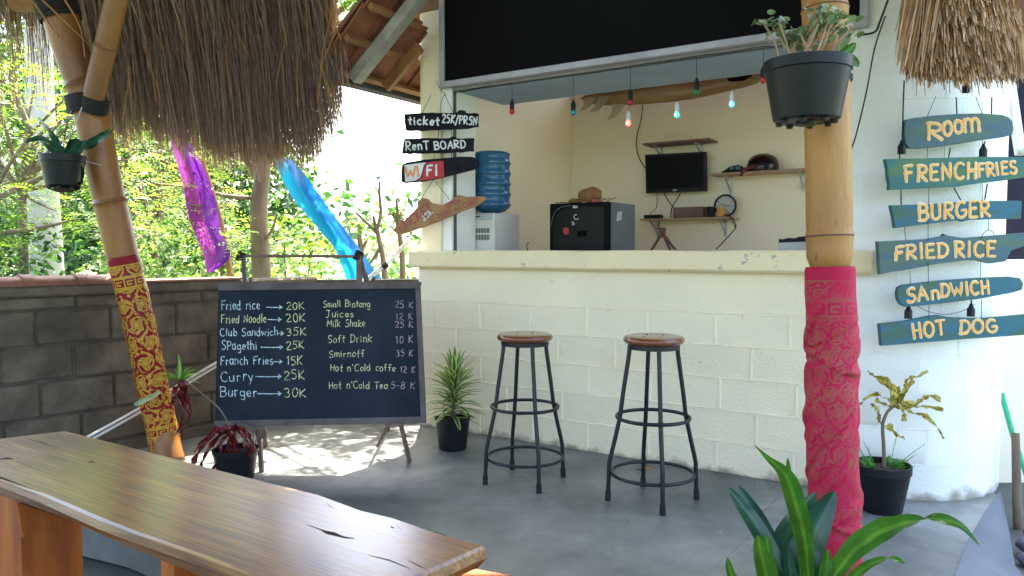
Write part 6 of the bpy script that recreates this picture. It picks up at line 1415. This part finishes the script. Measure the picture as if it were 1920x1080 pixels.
for pl,w,mt,dy,wf_ in fo:
    n=len(pl); q=[V(u,v_,Yf+dy*i/(n-1)) for i,(u,v_) in enumerate(pl)]
    leaf(FP,q,(lambda s,g=wf_:g(s)*.8) if wf_ else w*.8,mt,side=(1,-.35,.25),fold=.28,pat='mid',K=13,wob=.05)
# hanging pots
def hangpot(c,r,h,label,feet=True):
    t=thing('hanging_pot',label,'hanging pot',c); pot(t,c,r,h,rim=.035,taper=.76,feet=feet); return t
pc=V(1512,228,2.42); HP=hangpot(pc,.131,.185,'black hanging pot of leggy succulents tied to the upright bamboo post')
m_suc=AM_('succulent_leaf',(.09,.15,.07),(.24,.32,.12),rough=.45,trans=.15); m_sst=M('succulent_stem',(.42,.27,.18),(.30,.20,.12),rough=.7)
for k in range(26):
    a=random.uniform(0,2*PI); r=random.uniform(0,.09); b=pc+Vector((r*math.cos(a),r*math.sin(a),.165)); L=random.uniform(.09,.17); o_=Vector((random.uniform(-.75,.65),random.uniform(-.7,.5),1)).normalized()
    md=b+o_*L*.5+Vector((random.uniform(-.02,.02),random.uniform(-.02,.02),0)); e=b+o_*L; mb=MB(); mb.tube(catmull([b,md,e],3),.0032,n=5); mb.build('stem',m_sst,HP)
    for j in range(7):
        p=e+Vector((random.gauss(0,.014),random.gauss(0,.014),random.gauss(.002,.012))); d_=Vector((random.uniform(-1,1),random.uniform(-1,1),random.uniform(-.2,.7))).normalized()
        leaf(HP,[p,p+d_*.012,p+d_*.024],lambda s:.0125*math.sin(PI*min(1,s*.9+.08))**.5,m_suc,side=d_.orthogonal(),fold=.25,K=3,tint=min(1,max(0,random.gauss(.5,.3))),pat='flat')
for pl in ([(1560,110),(1590,95),(1605,80)],[(1565,110),(1595,112),(1610,125)],[(1560,105),(1585,75),(1590,55)]):
    leaf(HP,[V(u,v_,2.5) for u,v_ in pl],.016,m_str3,pat='mid',tint=.5)
wrap('tie_wire',V(1549,150,2.66),UP,(.082,.082),.02,HP,m_rope,3)
pc=V(119,350,3.86); HQ=hangpot(pc,.103,.155,'small black hanging pot with strap leaves left of the leaning post')
for pl,w in (([(118,295),(108,270),(90,245),(68,218)],.017),([(118,295),(100,285),(80,268),(68,262)],.012),([(120,297),(112,280),(95,262)],.02),([(122,297),(140,272),(170,270),(200,250),(216,232)],.024),([(122,297),(128,262),(132,235)],.017),([(120,297),(118,265),(128,222)],.012),([(116,297),(100,280),(88,272)],.018),([(130,300),(150,310),(156,340),(150,348)],.012),([(118,297),(85,262),(60,262),(50,268)],.013),([(125,297),(150,280),(160,262)],.018),([(120,297),(132,270),(150,262)],.02)):
    leaf(HQ,[V(u,v_,3.86+random.uniform(-.08,.05)*i/3) for i,(u,v_) in enumerate(pl)],w,m_str1,side=(.4,-.5,1),pat='mid',fold=.3)
mb=MB(); mb.tube([V(118,292,3.86),V(158,190,3.95)],.003,n=5); mb.tube([V(85,292,3.86),V(150,180,3.98)],.002,n=5); mb.tube([V(152,300,3.86),V(190,310,4.0)],.002,n=5); mb.build('tie_wire',m_wpl2,HQ)
mb=MB(); mb.lathe([(0,-.03),(.03,-.028),(.055,-.018),(.07,-.0135)],pc,n=14); mb.build('root_mat',m_soilp,HQ)
# white twin cable, hose, stick, stone
for dz_,lab in ((0,'upper of the two slim white pipes slanting up past the menu board'),(-.02,'lower of the two slim white pipes slanting up past the menu board')):
    q=[V(u,v_,Y)+UP*(dz_*1.2) for u,v_,Y in ((120,850,3.95),(160,822,4.0),(262,765,4.35),(405,680,4.75),(560,592,5.0),(690,520,5.3),(772,442,5.48))]
    mb=MB(); mb.tube(catmull(q,6),.0075,n=8); mb.build('white_pipe',m_wpl,cat='pipe',label=lab,smooth=True)
wrapc=V(722,498,5.34); mb=MB(); mb.tube([wrapc-Vector((.015,0,.012)),wrapc+Vector((.015,0,.012))],.022,n=8); mb.build('pipe_tie',m_lash,cat='tie',label='black tape band holding the white pipes together behind the stems')
m_hose=M('green_hose',(.03,.42,.20),rough=.35)
mb=MB(); mb.tube(catmull([V(1878,738,3.95),V(1888,775,3.9),V(1902,825,3.85),(V(1925,890,3.8)),V(1950,960,3.75)],5),.013,n=10); mb.build('garden_hose',m_hose,cat='hose',label='bright green hose propped at the far right edge',smooth=True)
mb=MB(); mb.tube([V(1904,812,3.7),V(1906,900,3.65),V(1910,1040,3.6)],[.018,.02,.022],n=10); mb.build('wooden_stake',m_bark,cat='stake',label='rough brown stake standing beside the green hose',smooth=True)
mb=MB(); mb.prism([V(u,v_,3.9) for u,v_ in ((1885,120),(1900,120),(1925,290),(1912,290))],(0,.04,0),.003); mb.build('white_post',m_white,cat='post',label='slanting white painted post at the right edge beside the ROOM sign')
rr=random.Random(2)
for i,(u,v_,r) in enumerate(((1915,1045,.045),(1905,1062,.03),(1918,1010,.03))):
    p=G(u,v_,-.15); lump(Vector((p.x+.05,p.y,-.15)),r*1.3,(1,1,.7),i,m_kerb,'rock',['larger grey stone on the low ground at the lower right edge','small grey stone nearest the lower right corner','small stone behind the larger one at the right edge'][i],'stone')
p=G(1208,880); mb=MB(); q=[p+Vector((.045*math.cos(a),.02*math.sin(a),.004+.006*math.sin(a*2))) for a in [2*PI*i/8 for i in range(8)]]; mb.prism(q,(0,0,-.003)); mb.build('dry_leaf',m_brown,cat='leaf',label='single dry brown leaf on the floor behind the right hand stool')
# grit and scuffs on the slab
mb=MB(); rr=random.Random(8)
def flake(p,r):
    a=rr.uniform(0,6); k=rr.randint(3,5); q=[p+Vector((r*math.cos(a+2*PI*i/k)*rr.uniform(.6,1.2),r*math.sin(a+2*PI*i/k)*rr.uniform(.5,1),.0015)) for i in range(k)]
    mb.add(q+[p+Vector((0,0,.001+r*.35))],[(i,(i+1)%k,k) for i in range(k)])
for k in range(420):
    s=rr.uniform(.0,2.9); n_=-abs(rr.gauss(0,.09))-.012; p=wpath(s,0,n_); flake(Vector((p.x,p.y,0)),rr.uniform(.0015,.006))
for k in range(420):
    flake(Vector((rr.uniform(-1.6,1.7),rr.uniform(2.7,4.2),0)),rr.uniform(.001,.0045)) 
o=mb.build('floor_grit',m_soilp,kind='stuff'); o['label']='fine grit and crumbs scattered on the patio floor near the wall'
def floor_crack(pts):
    q=catmull([G(u,v,.0012) for u,v in pts],6); q=[Vector(p)+Vector((rr.uniform(-.006,.006),rr.uniform(-.006,.006),0)) for p in q]; n=len(q); vs=[]
    for i,p in enumerate(q): w=.0014*(1-.6*i/n); vs+=[p+Vector((0,w,0)),p-Vector((0,w,0))]
    m_=MB(); m_.add(vs,[(2*i,2*i+1,2*i+3,2*i+2) for i in range(n-1)]); o=m_.build('floor_crack',m_crk,kind='structure')
floor_crack([(905,830),(960,880),(1040,935),(1130,985),(1180,1040)]); floor_crack([(1500,905),(1440,950),(1400,1010),(1330,1070)])
bpy.context.view_layer.update()
